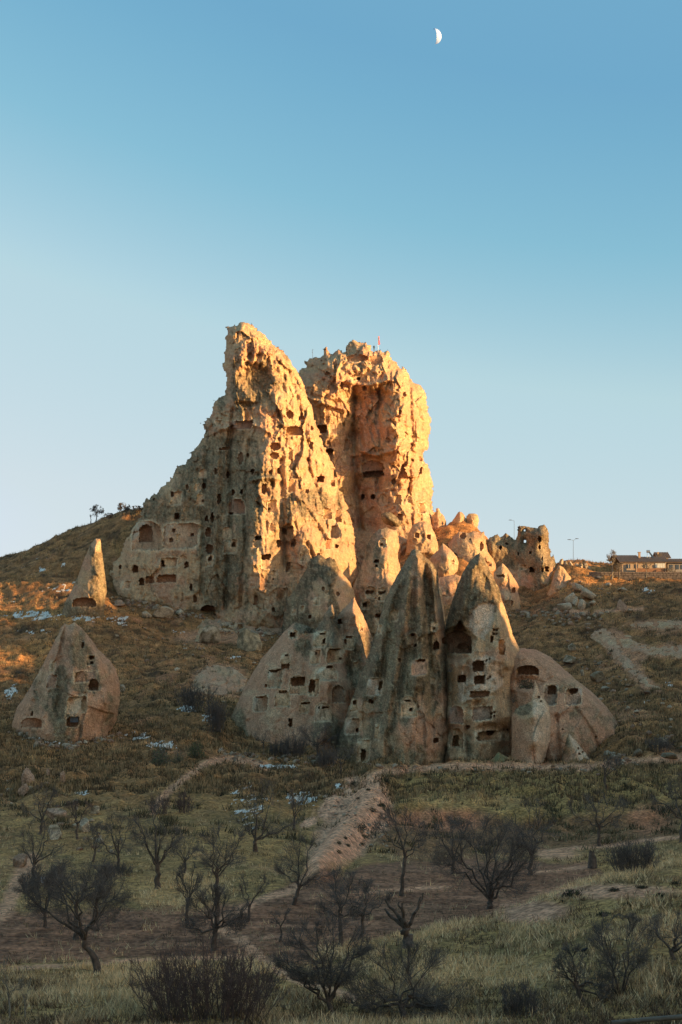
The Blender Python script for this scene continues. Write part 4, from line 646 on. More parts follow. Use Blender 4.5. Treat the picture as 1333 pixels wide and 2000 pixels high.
for i, (px, py, w, h, lab, c, li, ti) in enumerate([
    (320, 1208, 42, 24, 'large pale block lying below the castle caves', W_, .1, .1), (287, 1206, 20, 13, 'small pale block left of the large fallen block', W_, .1, 0), (233, 1184, 26, 13, 'flat brown boulder at the left foot of the castle', K_, .2, .1), (350, 1203, 20, 12, 'grey tilted stone right of the large fallen block', W_, .4, -.3),
    (238, 1352, 16, 22, 'round grey boulder tucked behind the lone left cone', W_, .5, 0), (412, 1256, 44, 44, 'grey weathered block under the castle cliff', W_, .45, .2), (488, 1272, 50, 50, 'grey cone-shaped block beside the dovecote rock', LICH * 2.1, .5, 0), 
    (55, 1535, 26, 38, 'upright egg-shaped pink boulder on the left slope', K_ * 1.1, .0, 0), (45, 1556, 20, 28, 'jagged pink stone below the egg-shaped boulder', K_, .0, .3), (94, 1515, 7, 18, 'thin standing pink stone near the egg-shaped boulder', K_, .0, 0), (121, 1530, 13, 24, 'teardrop-shaped stone on the left slope', K_, .1, 0),
    (187, 1590, 20, 18, 'rounded pale boulder behind the orchard on the left', W_, .2, 0), (166, 1625, 27, 28, 'pale leaning boulder beside the small red-twigged tree', W_, .1, .2), (107, 1640, 30, 32, 'cream boulder seen through bare orchard branches', W_, .1, 0), (108, 1600, 46, 26, 'broad flat grey-pink boulder at the orchard edge', K_ * 1.1, .2, 0), (38, 1695, 30, 30, 'reddish earth boulder beside the left path', K_ * .8, .1, 0),
    (1116, 1272, 20, 16, 'grey boulder, upper of the pair on the right slope', W_ * .8, .4, 0), (1114, 1296, 24, 20, 'grey boulder, lower of the pair on the right slope', W_ * .8, .4, .2), (1168, 1334, 28, 22, 'leaning dark boulder on the slope above the rounded rock', W_ * .6, .5, -.4), (1183, 1350, 18, 12, 'small grey boulder just below the leaning dark boulder', W_ * .7, .4, 0), (1138, 1322, 8, 18, 'small pointed stone on the slope behind the rounded rock', W_ * .8, .3, 0),
    (1291, 1456, 28, 18, 'pale dome-shaped boulder at the right edge of the slope', W_ * .8, .35, 0), (1245, 1478, 24, 16, 'dark boulder left of the pale dome-shaped boulder', W_ * .45, .5, 0), (1305, 1482, 36, 14, 'low dark boulder under the pale dome-shaped boulder', W_ * .45, .5, 0),
    (1217, 1196, 24, 28, 'pink knobbed boulder on the upper right slope', K_ * 1.1, .05, 0), (1186, 1199, 9, 7, 'tiny white stone left of the pink knobbed boulder', W_, .0, 0), (1230, 1196, 8, 6, 'tiny white stone right of the pink knobbed boulder', W_, .0, 0),
    (1114, 1180, 26, 26, 'pale block at the foot of the jagged tower, leftmost of the rockfall', W_, .0, 0), (1124, 1184, 12, 20, 'narrow pale stone in the middle of the rockfall', W_, .0, .2), (1136, 1192, 18, 22, 'rounded pale stone at the bottom of the rockfall', W_, .05, 0), (1148, 1172, 36, 18, 'long pale slab at the right end of the rockfall', W_, .0, .4), (1130, 1158, 34, 14, 'long pale slab at the top of the rockfall', W_, .0, .5), (1100, 1194, 36, 18, 'wide pale stone at the lower left of the rockfall', W_, .0, .1), (1158, 1183, 16, 10, 'small pale stone below the long right slab', W_, .0, 0),
    (1188, 1146, 14, 7, 'flat pale stone in the golden grass', W_, .0, 0), (1172, 1132, 12, 8, 'small grey stone below the dark garden wall', W_ * .8, .2, 0), (1215, 1156, 22, 8, 'long low pale stone among dark scrub', W_, .1, 0),
    (903, 1308, 14, 16, 'round pale stone lodged at the ledge of the collapsed cone', W_, .2, 0)]):
    boulder(px, py, w, h, lab, 100 + i, c, li, tilt=ti)
for i, (px, py, w, h) in enumerate([(1097, 1102, 9, 14), (1106, 1103, 7, 8), (1116, 1104, 8, 9), (1127, 1106, 8, 7), (1136, 1108, 7, 9), (1145, 1110, 9, 12), (1152, 1112, 7, 8)]):
    boulder(px, py + 2, w, h, 'small ridge stone left of the houses, ' + ('leftmost of seven', 'second of seven from the left', 'third of seven from the left', 'middle of seven', 'fifth of seven from the left', 'sixth of seven from the left', 'rightmost of seven')[i], 160 + i, W_, .1)['group'] = 'stones along the ridge'

# ------------------------------------------------------------------ bare trees
def tubes(P0, P1, R0, R1, n):
    """separate tapered tubes, all at once"""
    d = P1 - P0; L = np.linalg.norm(d, axis=1, keepdims=True) + 1e-9; d = d / L
    a = np.where(np.abs(d[:, 2:3]) > 0.9, np.array([[1.0, 0, 0]]), np.array([[0, 0, 1.0]]))
    u = np.cross(d, a); u /= np.linalg.norm(u, axis=1, keepdims=True); v = np.cross(d, u)
    th = np.arange(n) * 2 * np.pi / n; ring = u[:, None] * np.cos(th)[None, :, None] + v[:, None] * np.sin(th)[None, :, None]
    V = np.concatenate([P0[:, None] + ring * R0[:, None, None], P1[:, None] + ring * R1[:, None, None]], 1)
    k = np.arange(n); f = np.stack([k, (k + 1) % n, n + (k + 1) % n, n + k], -1)
    Fq = (np.arange(len(P0)) * 2 * n)[:, None, None] + f[None]
    return V.reshape(-1, 3), Fq.reshape(-1, 4)
def ribbons(P0, P1, w, rs):
    """the finest twigs: one slim blade each"""
    d = P1 - P0; s = np.cross(d, rs.randn(len(d), 3)); s = s / (np.linalg.norm(s, axis=1, keepdims=True) + 1e-9) * w
    return np.stack([P0 - s, P0 + s, P1 + s * .4, P1 - s * .4], 1).reshape(-1, 3), np.arange(4 * len(d)).reshape(-1, 4)
def bez(a, c, b, k):
    t = np.linspace(0, 1, k + 1)[None, :, None]
    return a[:, None] * (1 - t) ** 2 + 2 * c[:, None] * t * (1 - t) + b[:, None] * t ** 2
def segs(Pl, r0, r1):
    k = Pl.shape[1] - 1; t = np.linspace(0, 1, k + 1); R = r0[:, None] * (1 - t) + r1[:, None] * t
    return Pl[:, :-1].reshape(-1, 3), Pl[:, 1:].reshape(-1, 3), R[:, :-1].ravel(), R[:, 1:].ravel()
def on_line(Pl, i, t):
    k = Pl.shape[1] - 1; a = np.minimum((t * k).astype(int), k - 1); f = (t * k - a)[:, None]
    return Pl[i, a] * (1 - f) + Pl[i, a + 1] * f, Pl[i, a + 1] - Pl[i, a]
def bare_tree(px, py, box, label, seed, trunk=None, nl=6, dens=1.0, tr=None, mats=(BARK, TWIG), name='bare_tree', cat='tree', group=None, upright=0.35, twig=0.0042, Y=None, stems=1, stub=False, limbs=None):
    """px,py: foot; box: crown in photo pixels (x0,y0,x1,y1); trunk: pixel points from foot to fork"""
    rs = np.random.RandomState(seed)
    if Y is None:
        b = on_ground(px, py) if py < 1998 else P(px, py, 52 - (py - 1998) * 0.08)
    else: b = P(px, py, Y)
    Y = b[1]; b[2] = float(h_at(b[0], b[1])) - 0.1; m = Y / F
    x0, y0, x1, y1 = box; cc = P((x0 + x1) / 2, (y0 + y1) / 2, Y); rx = (x1 - x0) / 2 * m; rz = (y1 - y0) / 2 * m; R = np.array([rx, rx * 0.85, rz])
    root = empty(name, tuple(b)); loc = b.copy(); Hh = (cc[2] + rz) - b[2]
    if tr is None: tr = max(0.035, 0.030 * Hh)
    if trunk is None: trunk = [(px, py), ((px + (x0 + x1) / 2) / 2 + rs.uniform(-2, 2), py + (y1 - py) * 0.55), ((x0 + x1) / 2 * 0.6 + px * 0.4, y1 - (y1 - y0) * 0.15)]
    tp = np.array([P(a, c, Y + rs.uniform(-.1, .1)) for a, c in trunk]); tp[0] = b
    if len(tp) == 2: tp = np.vstack([tp[0], (tp[0] + tp[1]) / 2, tp[1]])
    tt = np.linspace(0, 1, len(tp)); q = np.linspace(0, 1, 9); tl = np.stack([np.interp(q, tt, tp[:, k]) for k in range(3)], -1)
    tl[1:-1] += rs.randn(7, 3) * tr * 0.25; tl[:, 1] = tl[:, 1] + 0
    fork = tl[-1]
    # trunk as one smooth tube with a flared foot
    rad = tr * np.interp(q, [0, 0.12, 1], [1.5, 1.05, 0.72]); n = 9; ring = []
    for i in range(9):
        th = np.arange(n) * 2 * np.pi / n; rr = rad[i] * (1 + 0.12 * np.sin(th * 3 + i))
        ring.append(np.c_[tl[i, 0] + rr * np.cos(th), tl[i, 1] + rr * np.sin(th), np.full(n, tl[i, 2])])
    TV = np.vstack(ring); k = np.arange(n); TF = np.vstack([np.stack([i * n + k, i * n + (k + 1) % n, (i + 1) * n + (k + 1) % n, (i + 1) * n + k], -1) for i in range(8)])
    mesh_np('trunk', TV - loc, TF, mats[0], None, root)
    # limbs
    if limbs is not None:
        tgt = np.array([P(a, c, Y + rs.uniform(-.6, .6)) for a, c in limbs]); nl = len(tgt)
    else:
        ph = rs.uniform(0, 6.28) + np.arange(nl) * 2 * np.pi / nl + rs.randn(nl) * 0.25
        el = rs.uniform(-0.05, 0.95, nl); rr = rs.uniform(0.7, 0.95, nl)
        tgt = cc + R * np.stack([np.cos(ph) * np.cos(el * 1.4), np.sin(ph) * np.cos(el * 1.4), np.sin(el * 1.4) * 1.0 - 0.1], -1) * rr[:, None]
    st = np.repeat(fork[None], nl, 0) - (fork - tl[-2])[None] * rs.uniform(0, 0.9, (nl, 1))
    ctl = st * 0.5 + tgt * 0.5 + np.c_[(tgt - st)[:, :2] * 0.18 * (1 - upright), rs.uniform(-0.1, 0.25, nl) * rz]
    LB = bez(st, ctl, tgt, 7); LB[:, 1:-1] += rs.randn(nl, 6, 3) * 0.05 * R.mean()
    lr = tr * rs.uniform(0.32, 0.5, nl)
    for li in range(nl):
        V1, F1 = tubes(*segs(LB[li:li + 1], lr[li:li + 1], lr[li:li + 1] * (0.45 if stub else 0.22)), 6); mesh_np('limb', V1 - loc, F1, mats[0], None, root)
    if not stub:
        def grow(src, count, tmin, reach, r0, r1, k, outw, up, jit):
            ns = len(src); i = np.repeat(np.arange(ns), count); t = rs.uniform(tmin, 1.0, len(i)); p, d = on_line(src, i, t)
            d = d / (np.linalg.norm(d, axis=1, keepdims=True) + 1e-9); o_ = (p - cc) / R; o_ = o_ / (np.linalg.norm(o_, axis=1, keepdims=True) + 1e-9)
            v = d * 0.5 + o_ * outw + rs.randn(len(i), 3) * jit + np.array([0, 0, up]); v = v / (np.linalg.norm(v, axis=1, keepdims=True) + 1e-9)
            L = reach * rs.uniform(0.5, 1.15, len(i))[:, None] * R.mean(); e = p + v * L
            qn = np.linalg.norm((e - cc) / R, axis=1); over = np.maximum(qn / rs.uniform(0.9, 1.12, len(qn)), 1)[:, None]; e = cc + (e - cc) / over
            c_ = (p + e) / 2 + rs.randn(len(i), 3) * 0.10 * L + np.array([0, 0, 0.08]) * L
            return bez(p, c_, e, k), np.full(len(i), r0), np.full(len(i), r1)
        n2 = max(4, int(7.5 * dens ** 0.4)); n3 = max(4, int(7.5 * dens ** 0.4)); n4 = max(5, int(10 * dens ** 0.3))
        S2, a2, b2 = grow(LB, n2, 0.25, 0.62, tr * 0.13, twig * 1.5, 4, 0.5, upright * 0.6, 0.5)
        S3, a3, b3 = grow(S2, n3, 0.2, 0.34, twig * 1.7, twig * 0.9, 2, 0.45, upright, 0.55)
        S4, a4, b4 = grow(S3, n4, 0.25, 0.16, twig * 1.0, twig * 0.6, 1, 0.35, upright, 0.6)
        V2, F2 = tubes(*[np.concatenate(z) for z in zip(segs(S2, a2, b2), segs(S3, a3, b3))], 3)
        V3, F3 = ribbons(S4[:, 0], S4[:, -1], twig * 0.9, rs)
        mesh_np('crown', np.vstack([V2, V3]) - loc, np.vstack([F2, F3 + len(V2)]), mats[1], None, root)['kind'] = 'stuff'
    return tag(root, label, cat, group)
BR = (BARK, TWIG); RD = (BARK, REDTWIG); OG = 'bare fruit trees in the orchard'
T_ = [
 (192, 1900, (62, 1693, 255, 1832), 'bare fruit tree with leaning bent trunk in the left foreground', dict(trunk=[(192, 1900), (184, 1876), (170, 1852), (160, 1828)], dens=2.6, nl=8, tr=.17)),
 (93, 1814, (33, 1700, 135, 1800), 'bare orchard tree behind the leaning foreground tree, nearest the left path', dict(dens=1.6)),
 (148, 1836, (95, 1685, 235, 1790), 'straight-trunked bare tree hidden behind the leaning foreground tree', dict(dens=1.6, trunk=[(148, 1836), (149, 1800), (150, 1760)])),
 (65, 1726, (25, 1612, 128, 1690), 'wide forked bare tree in front of the cream boulder', dict(dens=1.1, trunk=[(65, 1726), (65, 1706), (66, 1688)])),
 (78, 1630, (48, 1540, 120, 1612), 'bare tree left of the broad flat boulder', dict(dens=1.0)),
 (150, 1640, (122, 1566, 182, 1618), 'small red-twigged tree beside the pale leaning boulder', dict(dens=.8, mats=RD)),
 (180, 1684, (160, 1612, 218, 1670), 'slim bare tree left of the round-crowned orchard tree', dict(dens=.7)),
 (237, 1707, (185, 1600, 268, 1690), 'round-crowned bare orchard tree above the dark scrub strip', dict(dens=1.2)),
 (309, 1737, (262, 1568, 352, 1705), 'tall bare tree with a clear straight trunk in the yellow grass', dict(dens=1.5, trunk=[(309, 1737), (309, 1712), (307, 1690)])),
 (360, 1706, (338, 1632, 388, 1692), 'small bare tree between the two tall orchard trees', dict(dens=.8)),
 (416, 1857, (358, 1740, 482, 1838), 'bare tree with crooked low branches beside the orchard path', dict(dens=1.8, trunk=[(414, 1857), (419, 1835), (422, 1812)], limbs=[(362, 1812), (383, 1770), (415, 1740), (440, 1765), (470, 1790), (480, 1808), (430, 1752), (400, 1760)], tr=.15)),
 (425, 1806, (378, 1625, 492, 1722), 'tall two-headed bare tree behind the crooked path tree', dict(dens=1.4, trunk=[(425, 1806), (424, 1750), (424, 1712)], tr=.13)),
 (365, 1803, (334, 1695, 402, 1775), 'slender upright bare tree left of the crooked path tree', dict(dens=1.0, upright=.8)),
 (482, 1802, (462, 1705, 524, 1780), 'slender V-shaped bare tree right of the crooked path tree', dict(dens=.6, upright=.7, nl=4)),
 (546, 1840, (526, 1772, 574, 1816), 'little bare tree standing alone in the ploughed soil', dict(dens=.5, nl=4)),
 (574, 1768, (542, 1636, 662, 1735), 'leaning bare tree in front of the pink mound slope', dict(dens=1.2, trunk=[(574, 1768), (580, 1750), (586, 1732)], limbs=[(552, 1700), (585, 1660), (610, 1640), (620, 1716), (655, 1700), (570, 1680)])),
 (499, 1664, (452, 1535, 592, 1632), 'bare tree with low right fork beside the snow patches', dict(dens=1.1, trunk=[(499, 1664), (499, 1650), (499, 1640)], limbs=[(480, 1600), (500, 1560), (512, 1540), (530, 1560), (565, 1616), (585, 1600)])),
 (573, 1622, (556, 1545, 600, 1605), 'narrow dark bare tree beside the larger snow drift', dict(dens=.8, upright=.8)),
 (664, 1850, (608, 1712, 732, 1806), 'bare tree behind the foreground tree at bottom centre', dict(dens=1.3, trunk=[(664, 1850), (666, 1820), (664, 1792)])),
 (702, 1836, (668, 1728, 760, 1800), 'bare tree left of the pollarded stump tree', dict(dens=1.2)),
 (672, 2022, (540, 1800, 726, 1925), 'large bare foreground tree with a forked trunk, bottom centre', dict(dens=2.2, trunk=[(672, 2022), (655, 1990), (640, 1955)], limbs=[(560, 1870), (585, 1830), (620, 1812), (650, 1815), (690, 1830), (715, 1850), (640, 1850), (570, 1900)], tr=.12, upright=.5)),
 (790, 2020, (676, 1850, 905, 1990), 'foreground bare tree with arching horizontal limbs, right of bottom centre', dict(dens=1.8, trunk=[(790, 2020), (788, 1990), (783, 1960)], limbs=[(690, 1965), (720, 1942), (765, 1900), (800, 1880), (830, 1900), (860, 1965), (895, 1985), (815, 1950)], tr=.13, upright=.6)),
 (785, 1750, (733, 1578, 832, 1712), 'tall narrow bare tree in front of the red earth scar', dict(dens=1.5, trunk=[(785, 1750), (788, 1715), (792, 1670)], tr=.13)),
 (958, 1776, (858, 1608, 1042, 1768), 'biggest bare tree, broad many-stemmed crown in the middle field', dict(dens=2.6, nl=10, trunk=[(958, 1776), (958, 1768), (958, 1756)], upright=.55, tr=.2)),
 (888, 1708, (838, 1604, 932, 1694), 'bare tree just left of the broad many-stemmed tree', dict(dens=1.1)),
 (1035, 1710, (988, 1572, 1092, 1684), 'bare tree behind the right side of the broad many-stemmed tree', dict(dens=1.3, trunk=[(1035, 1710), (1037, 1690), (1040, 1668)])),
 (1171, 1654, (1112, 1552, 1228, 1626), 'round bare tree at the foot of the grassy mound on the right', dict(dens=1.4)),
 (1185, 1544, (1148, 1466, 1214, 1522), 'small forked bare tree on top of the grassy mound', dict(dens=.5, upright=.7)),
 (1332, 1645, (1282, 1512, 1390, 1618), 'dense bare tree cut by the right edge of the picture', dict(dens=1.8)),
 (1152, 2008, (1086, 1850, 1200, 1975), 'red-barked crooked tree leaning left in the bottom right corner', dict(dens=1.2, trunk=[(1160, 2012), (1142, 1962), (1125, 1925)], tr=.12, limbs=[(1092, 1880), (1110, 1900), (1135, 1900), (1165, 1925), (1120, 1870), (1180, 1960)])),
 (1213, 2000, (1140, 1795, 1285, 1925), 'upright bare tree in the bottom right corner', dict(dens=1.6, trunk=[(1213, 2000), (1214, 1970), (1213, 1940)], tr=.10, upright=.6)),
 (1350, 1930, (1252, 1795, 1400, 1880), 'bare tree reaching in from the right edge, low in the picture', dict(dens=.8, trunk=[(1350, 1930), (1325, 1895), (1310, 1858)], tr=.12, Y=56)),
 (18, 2020, (-10, 1880, 45, 1960), 'pale young sapling in the bottom left corner', dict(dens=.35, nl=4, upright=1.0, mats=(PALETWIG, PALETWIG), tr=.045)),
 (48, 2018, (30, 1905, 70, 1975), 'thinner pale sapling right of the corner sapling', dict(dens=.25, nl=3, upright=1.0, mats=(PALETWIG, PALETWIG), tr=.035)),
 (516, 1470, (496, 1428, 534, 1456), 'small bare tree against the dovecote rock', dict(dens=.5)),
 (406, 1396, (384, 1338, 432, 1378), 'small bare tree in the hollow left of the dovecote rock', dict(dens=.9)),
 (620, 1478, (575, 1418, 668, 1468), 'dark bare thicket tree at the foot of the dovecote rock', dict(dens=1.2, nl=8)),
 (664, 1512, (645, 1455, 690, 1500), 'thin bare tree left of the carved doorway', dict(dens=.6)),
]
for i, (px, py, box, lab, kw) in enumerate(T_):
    gx_, gy_ = 0.07 * (box[2] - box[0]), 0.12 * (box[3] - box[1]); box = (box[0] - gx_, box[1] - gy_, box[2] + gx_, box[3])
    bare_tree(px, py, box, lab, 300 + i, group=OG, **kw)
bare_tree(797, 1851, (750, 1740, 830, 1800), 'pollarded tree with thick bare cut limbs at the field edge', 350, trunk=[(797, 1851), (796, 1830), (795, 1812)], limbs=[(753, 1758), (780, 1762), (786, 1765), (752, 1775), (827, 1745), (822, 1752)], tr=.26, stub=True)
for i, (px, py, box, lab, kw) in enumerate([
 (186, 1020, (175, 986, 204, 1010), 'small round tree on the left skyline', dict(dens=.9)), (176, 1021, (172, 1000, 184, 1012), 'tiny sapling left of the round skyline tree', dict(dens=.3, nl=3)),
 (240, 1006, (224, 982, 256, 1003), 'ragged tallest skyline tree near the castle', dict(dens=1.2)), (214, 1014, (202, 1002, 224, 1012), 'low skyline bush left of the ragged tree', dict(dens=.7)), (270, 999, (254, 988, 280, 998), 'low skyline bush touching the castle', dict(dens=.8)),
 (1196, 1132, (1184, 1074, 1210, 1108), 'pale bare tree at the left end of the houses', dict(dens=.6, mats=(PALETWIG, PALETWIG))), (1209, 1133, (1198, 1098, 1222, 1122), 'golden bare tree in front of the garden wall', dict(dens=.8, mats=(PALETWIG, PALETWIG))),
 (1262, 1130, (1252, 1098, 1274, 1116), 'pale pruned tree before the tan house', dict(dens=.4, mats=(PALETWIG, PALETWIG))), (1287, 1120, (1276, 1082, 1302, 1106), 'golden twiggy tree at the glazed veranda', dict(dens=.5, mats=(PALETWIG, PALETWIG))), (1312, 1128, (1300, 1108, 1322, 1120), 'small pale tree at the right end of the garden wall', dict(dens=.4, mats=(PALETWIG, PALETWIG)))]):
    bare_tree(px, py, box, lab, 400 + i, twig=.022, **kw)

# ------------------------------------------------------------------ shrubs
def shrub(px, py, w, h, label, seed, col=(0.10, 0.085, 0.05), n=700, name='shrub', spiky=0.5, leaf=0.10, Y=None, group=None, stems=True, perch=False):
    rs = np.random.RandomState(seed)
    b = on_ground(px, py) if Y is None else P(px, py, Y); m = b[1] / F
    if not perch: b[2] = float(h_at(b[0], b[1]))
    R = np.array([w * m / 2, w * m / 2 * 0.8, h * m])
    u = rs.randn(n, 3); u /= np.linalg.norm(u, axis=1, keepdims=True); u[:, 2] = np.abs(u[:, 2]); lob = 0.75 + 0.35 * fbm(u[:, 0] * 2 + seed, u[:, 2] * 2 + u[:, 1] * 1.5, 3, seed % 50)
    p = u * R * (rs.rand(n, 1) ** 0.4) * lob[:, None]
    d = u * 0.8 + rs.randn(n, 3) * 0.6 + np.array([0, 0, spiky]); d /= np.linalg.norm(d, axis=1, keepdims=True)
    s = np.cross(d, rs.randn(n, 3)); s /= np.linalg.norm(s, axis=1, keepdims=True); L = leaf * rs.uniform(.6, 1.6, (n, 1)) * max(R[0], .4)
    V = np.stack([p - s * L * 0.22, p + s * L * 0.22, p + d * L], 1).reshape(-1, 3); Fq = np.arange(3 * n).reshape(-1, 3)
    c = np.array(col) * rs.uniform(.55, 1.5, (n, 1)) * (1 + 0.2 * rs.randn(n, 3)); c = np.repeat(np.clip(c, .01, .6), 3, 0)
    root = empty(name, tuple(b)); mesh_np('foliage', V, Fq, LEAF, c, root, False)['kind'] = 'stuff'
    if stems:
        k = 14; e = u[:k] * R * 0.9; z = np.zeros((k, 3)); z[:, :2] = e[:, :2] * 0.1; z[:, 2] = -0.05; V, Fq = tubes(z, e, np.full(k, .02 + .01 * R[0]), np.full(k, .006), 3); mesh_np('stems', V, Fq, TWIG, None, root)['kind'] = 'stuff'
    return tag(root, label, 'shrub', group)
shrub(312, 1496, 52, 50, 'grey-green leafy shrub on the slope, larger of three', 501, (0.125, 0.125, 0.085), 2600, 'leafy_shrub', leaf=.07)
shrub(384, 1482, 50, 44, 'dark green leafy shrub, rightmost of three on the slope', 502, (0.075, 0.09, 0.05), 2400, 'leafy_shrub', leaf=.07)
shrub(348, 1492, 34, 40, 'olive leafy shrub between its two bigger neighbours', 503, (0.10, 0.105, 0.068), 1400, 'leafy_shrub', leaf=.07)
def thicket(px, py, w, h, label, seed, n=60, mat=TWIG, Y=None, twig=.012, cat='shrub', group=None):
    """a shrub of many upright branching stems"""
    rs = np.random.RandomState(seed); b = on_ground(px, py) if Y is None else P(px, py, Y); b[2] = float(h_at(b[0], b[1])) - .05; m = b[1] / F
    W = w * m / 2; Hh = h * m
    st = np.c_[rs.uniform(-.7, .7, n) * W, rs.uniform(-.6, .6, n) * W, np.zeros(n)]
    e = st * 1.35 + np.c_[rs.randn(n, 2) * W * 0.15, Hh * rs.uniform(.55, 1.05, n) * np.sqrt(np.clip(1 - (st[:, 0] / W) ** 2 * 0.8, .1, 1))]
    S1 = bez(st, (st + e) / 2 + rs.randn(n, 3) * 0.08 * Hh, e, 4)
    def g(src, cnt, reach, k):
        i = np.repeat(np.arange(len(src)), cnt); p, d = on_line(src, i, rs.uniform(.2, 1, len(i))); d /= np.linalg.norm(d, axis=1, keepdims=True) + 1e-9
        v = d * .6 + rs.randn(len(i), 3) * .5 + [0, 0, .3]; e_ = p + v * Hh * reach * rs.uniform(.5, 1.2, (len(i), 1)); return bez(p, (p + e_) / 2 + rs.randn(len(i), 3) * Hh * reach * .1, e_, k)
    S2 = g(S1, 7, .22, 2); S3 = g(S2, 4, .10, 1)
    f = lambda S, a, c: segs(S, np.full(len(S), a), np.full(len(S), c))
    root = empty('bare_shrub', tuple(b))
    V, Fq = tubes(*f(S1, twig * 1.6, twig), 4); mesh_np('stems', V, Fq, mat, None, root)['kind'] = 'stuff'
    V, Fq = tubes(*[np.concatenate(z) for z in zip(f(S2, twig, twig * .7), f(S3, twig * .8, twig * .5))], 3); mesh_np('twigs', V, Fq, mat, None, root)['kind'] = 'stuff'
    return tag(root, label, cat, group)
thicket(408, 2012, 275, 130, 'large dark bare shrub filling the bottom edge left of centre', 520, 150, RD[1], Y=49.5, twig=.009)
thicket(1240, 1704, 92, 62, 'bare brown shrub behind the bright grass crest on the right', 521, 70)
thicket(225, 1712, 80, 26, 'dark low shrub strip under the round-crowned tree', 522, 60)
thicket(312, 1590, 40, 42, 'small reddish bare shrub beside the upper path', 523, 30, REDTWIG)
thicket(360, 1588, 34, 40, 'reddish bare shrub right of the upper path', 524, 26, REDTWIG)
thicket(420, 1430, 44, 60, 'tall purple-brown bare shrub in the hollow beside the dovecote rock', 525, 50, twig=.02)
thicket(375, 1390, 50, 50, 'bare shrub left of the small tree in the hollow', 526, 50, twig=.02)
thicket(575, 1480, 50, 44, 'bare dark shrub at the middle of the dovecote rock foot', 527, 50, twig=.018)
thicket(545, 1478, 36, 30, 'low bare shrub at the left of the dovecote rock foot', 528, 40, twig=.018)
thicket(640, 1500, 44, 38, 'low bare shrub left of the tallest cone foot', 529, 40, twig=.018)
thicket(1010, 2010, 90, 60, 'short bare shrub at the bottom edge, right of the arching tree', 530, 50, twig=.008, Y=50)
thicket(960, 1330, 14, 12, 'small dark bush in front of the cave rooms', 531, 12, twig=.02)
thicket(1200, 1500, 40, 22, 'small bush beside the forked tree on the mound', 532, 24, twig=.015)
thicket(1290, 1470, 50, 26, 'dark bush under the right slope', 533, 40, twig=.02)
thicket(60, 1745, 40, 40, 'dark bush beside the left path', 534, 30, twig=.012)
shrub(1030, 1345, 46, 26, 'dark bush growing under the arched cave of the rounded rock', 504, (0.07, 0.06, 0.035), 900, Y=202.5, perch=True)
shrub(1004, 1372, 22, 22, 'dark bush wedged left of the tall split slab', 505, (0.07, 0.06, 0.035), 500, Y=200, perch=True)
shrub(880, 1312, 20, 20, 'dark bush in the gap between the two grey cones', 506, (0.075, 0.062, 0.036), 400, Y=203, perch=True)
shrub(605, 1236, 34, 14, 'dark scrub on the shoulder of the dovecote rock', 507, (0.065, 0.058, 0.034), 500, Y=224, perch=True)
# cushion plants on the bare mound and banks
rs = np.random.RandomState(9)
cush = [(750, 1528, 34, 9), (720, 1545, 14, 6), (728, 1588, 26, 12), (745, 1577, 24, 9), (705, 1623, 30, 22), (712, 1638, 18, 10), (708, 1652, 16, 10), (675, 1640, 12, 8), (663, 1650, 14, 8), (680, 1655, 14, 8), (662, 1668, 16, 10), (700, 1562, 14, 6), (690, 1535, 22, 12), (830, 1515, 22, 5), (918, 1516, 16, 4), (800, 1525, 20, 6), (1120, 1752, 58, 15), (1098, 1764, 10, 5), (1200, 1742, 34, 8), (1255, 1736, 30, 6), (1290, 1752, 40, 9), (1230, 1770, 36, 10), (1320, 1728, 30, 7), (1180, 1790, 40, 10), (760, 1555, 16, 6)]
for i, (px, py, w, h) in enumerate(cush):
    zone = 'pink' if px < 770 and i not in (13, 14, 15) else 'top' if py < 1530 else 'bank'
    zl = sorted([c for j, c in enumerate(cush) if ('pink' if c[0] < 770 and j not in (13, 14, 15) else 'top' if c[1] < 1530 else 'bank') == zone], key=lambda c: c[1] if zone == 'pink' else c[0])
    k = zl.index((px, py, w, h)); nth = ('first', 'second', 'third', 'fourth', 'fifth', 'sixth', 'seventh', 'eighth', 'ninth', 'tenth', 'eleventh', 'twelfth', 'thirteenth', 'fourteenth', 'fifteenth')[k]
    lab = {'pink': 'dark cushion shrub on the bare pink mound, %s from the top' % nth, 'top': 'flat cushion shrub on the grassy mound top, %s from the left' % nth, 'bank': 'dark cushion shrub on the bare front bank, %s from the left' % nth}[zone]
    shrub(px, py, w, h, lab, 540 + i, (0.062, 0.055, 0.034), 420, 'cushion_shrub', .2, .14, group='cushion shrubs', stems=False)

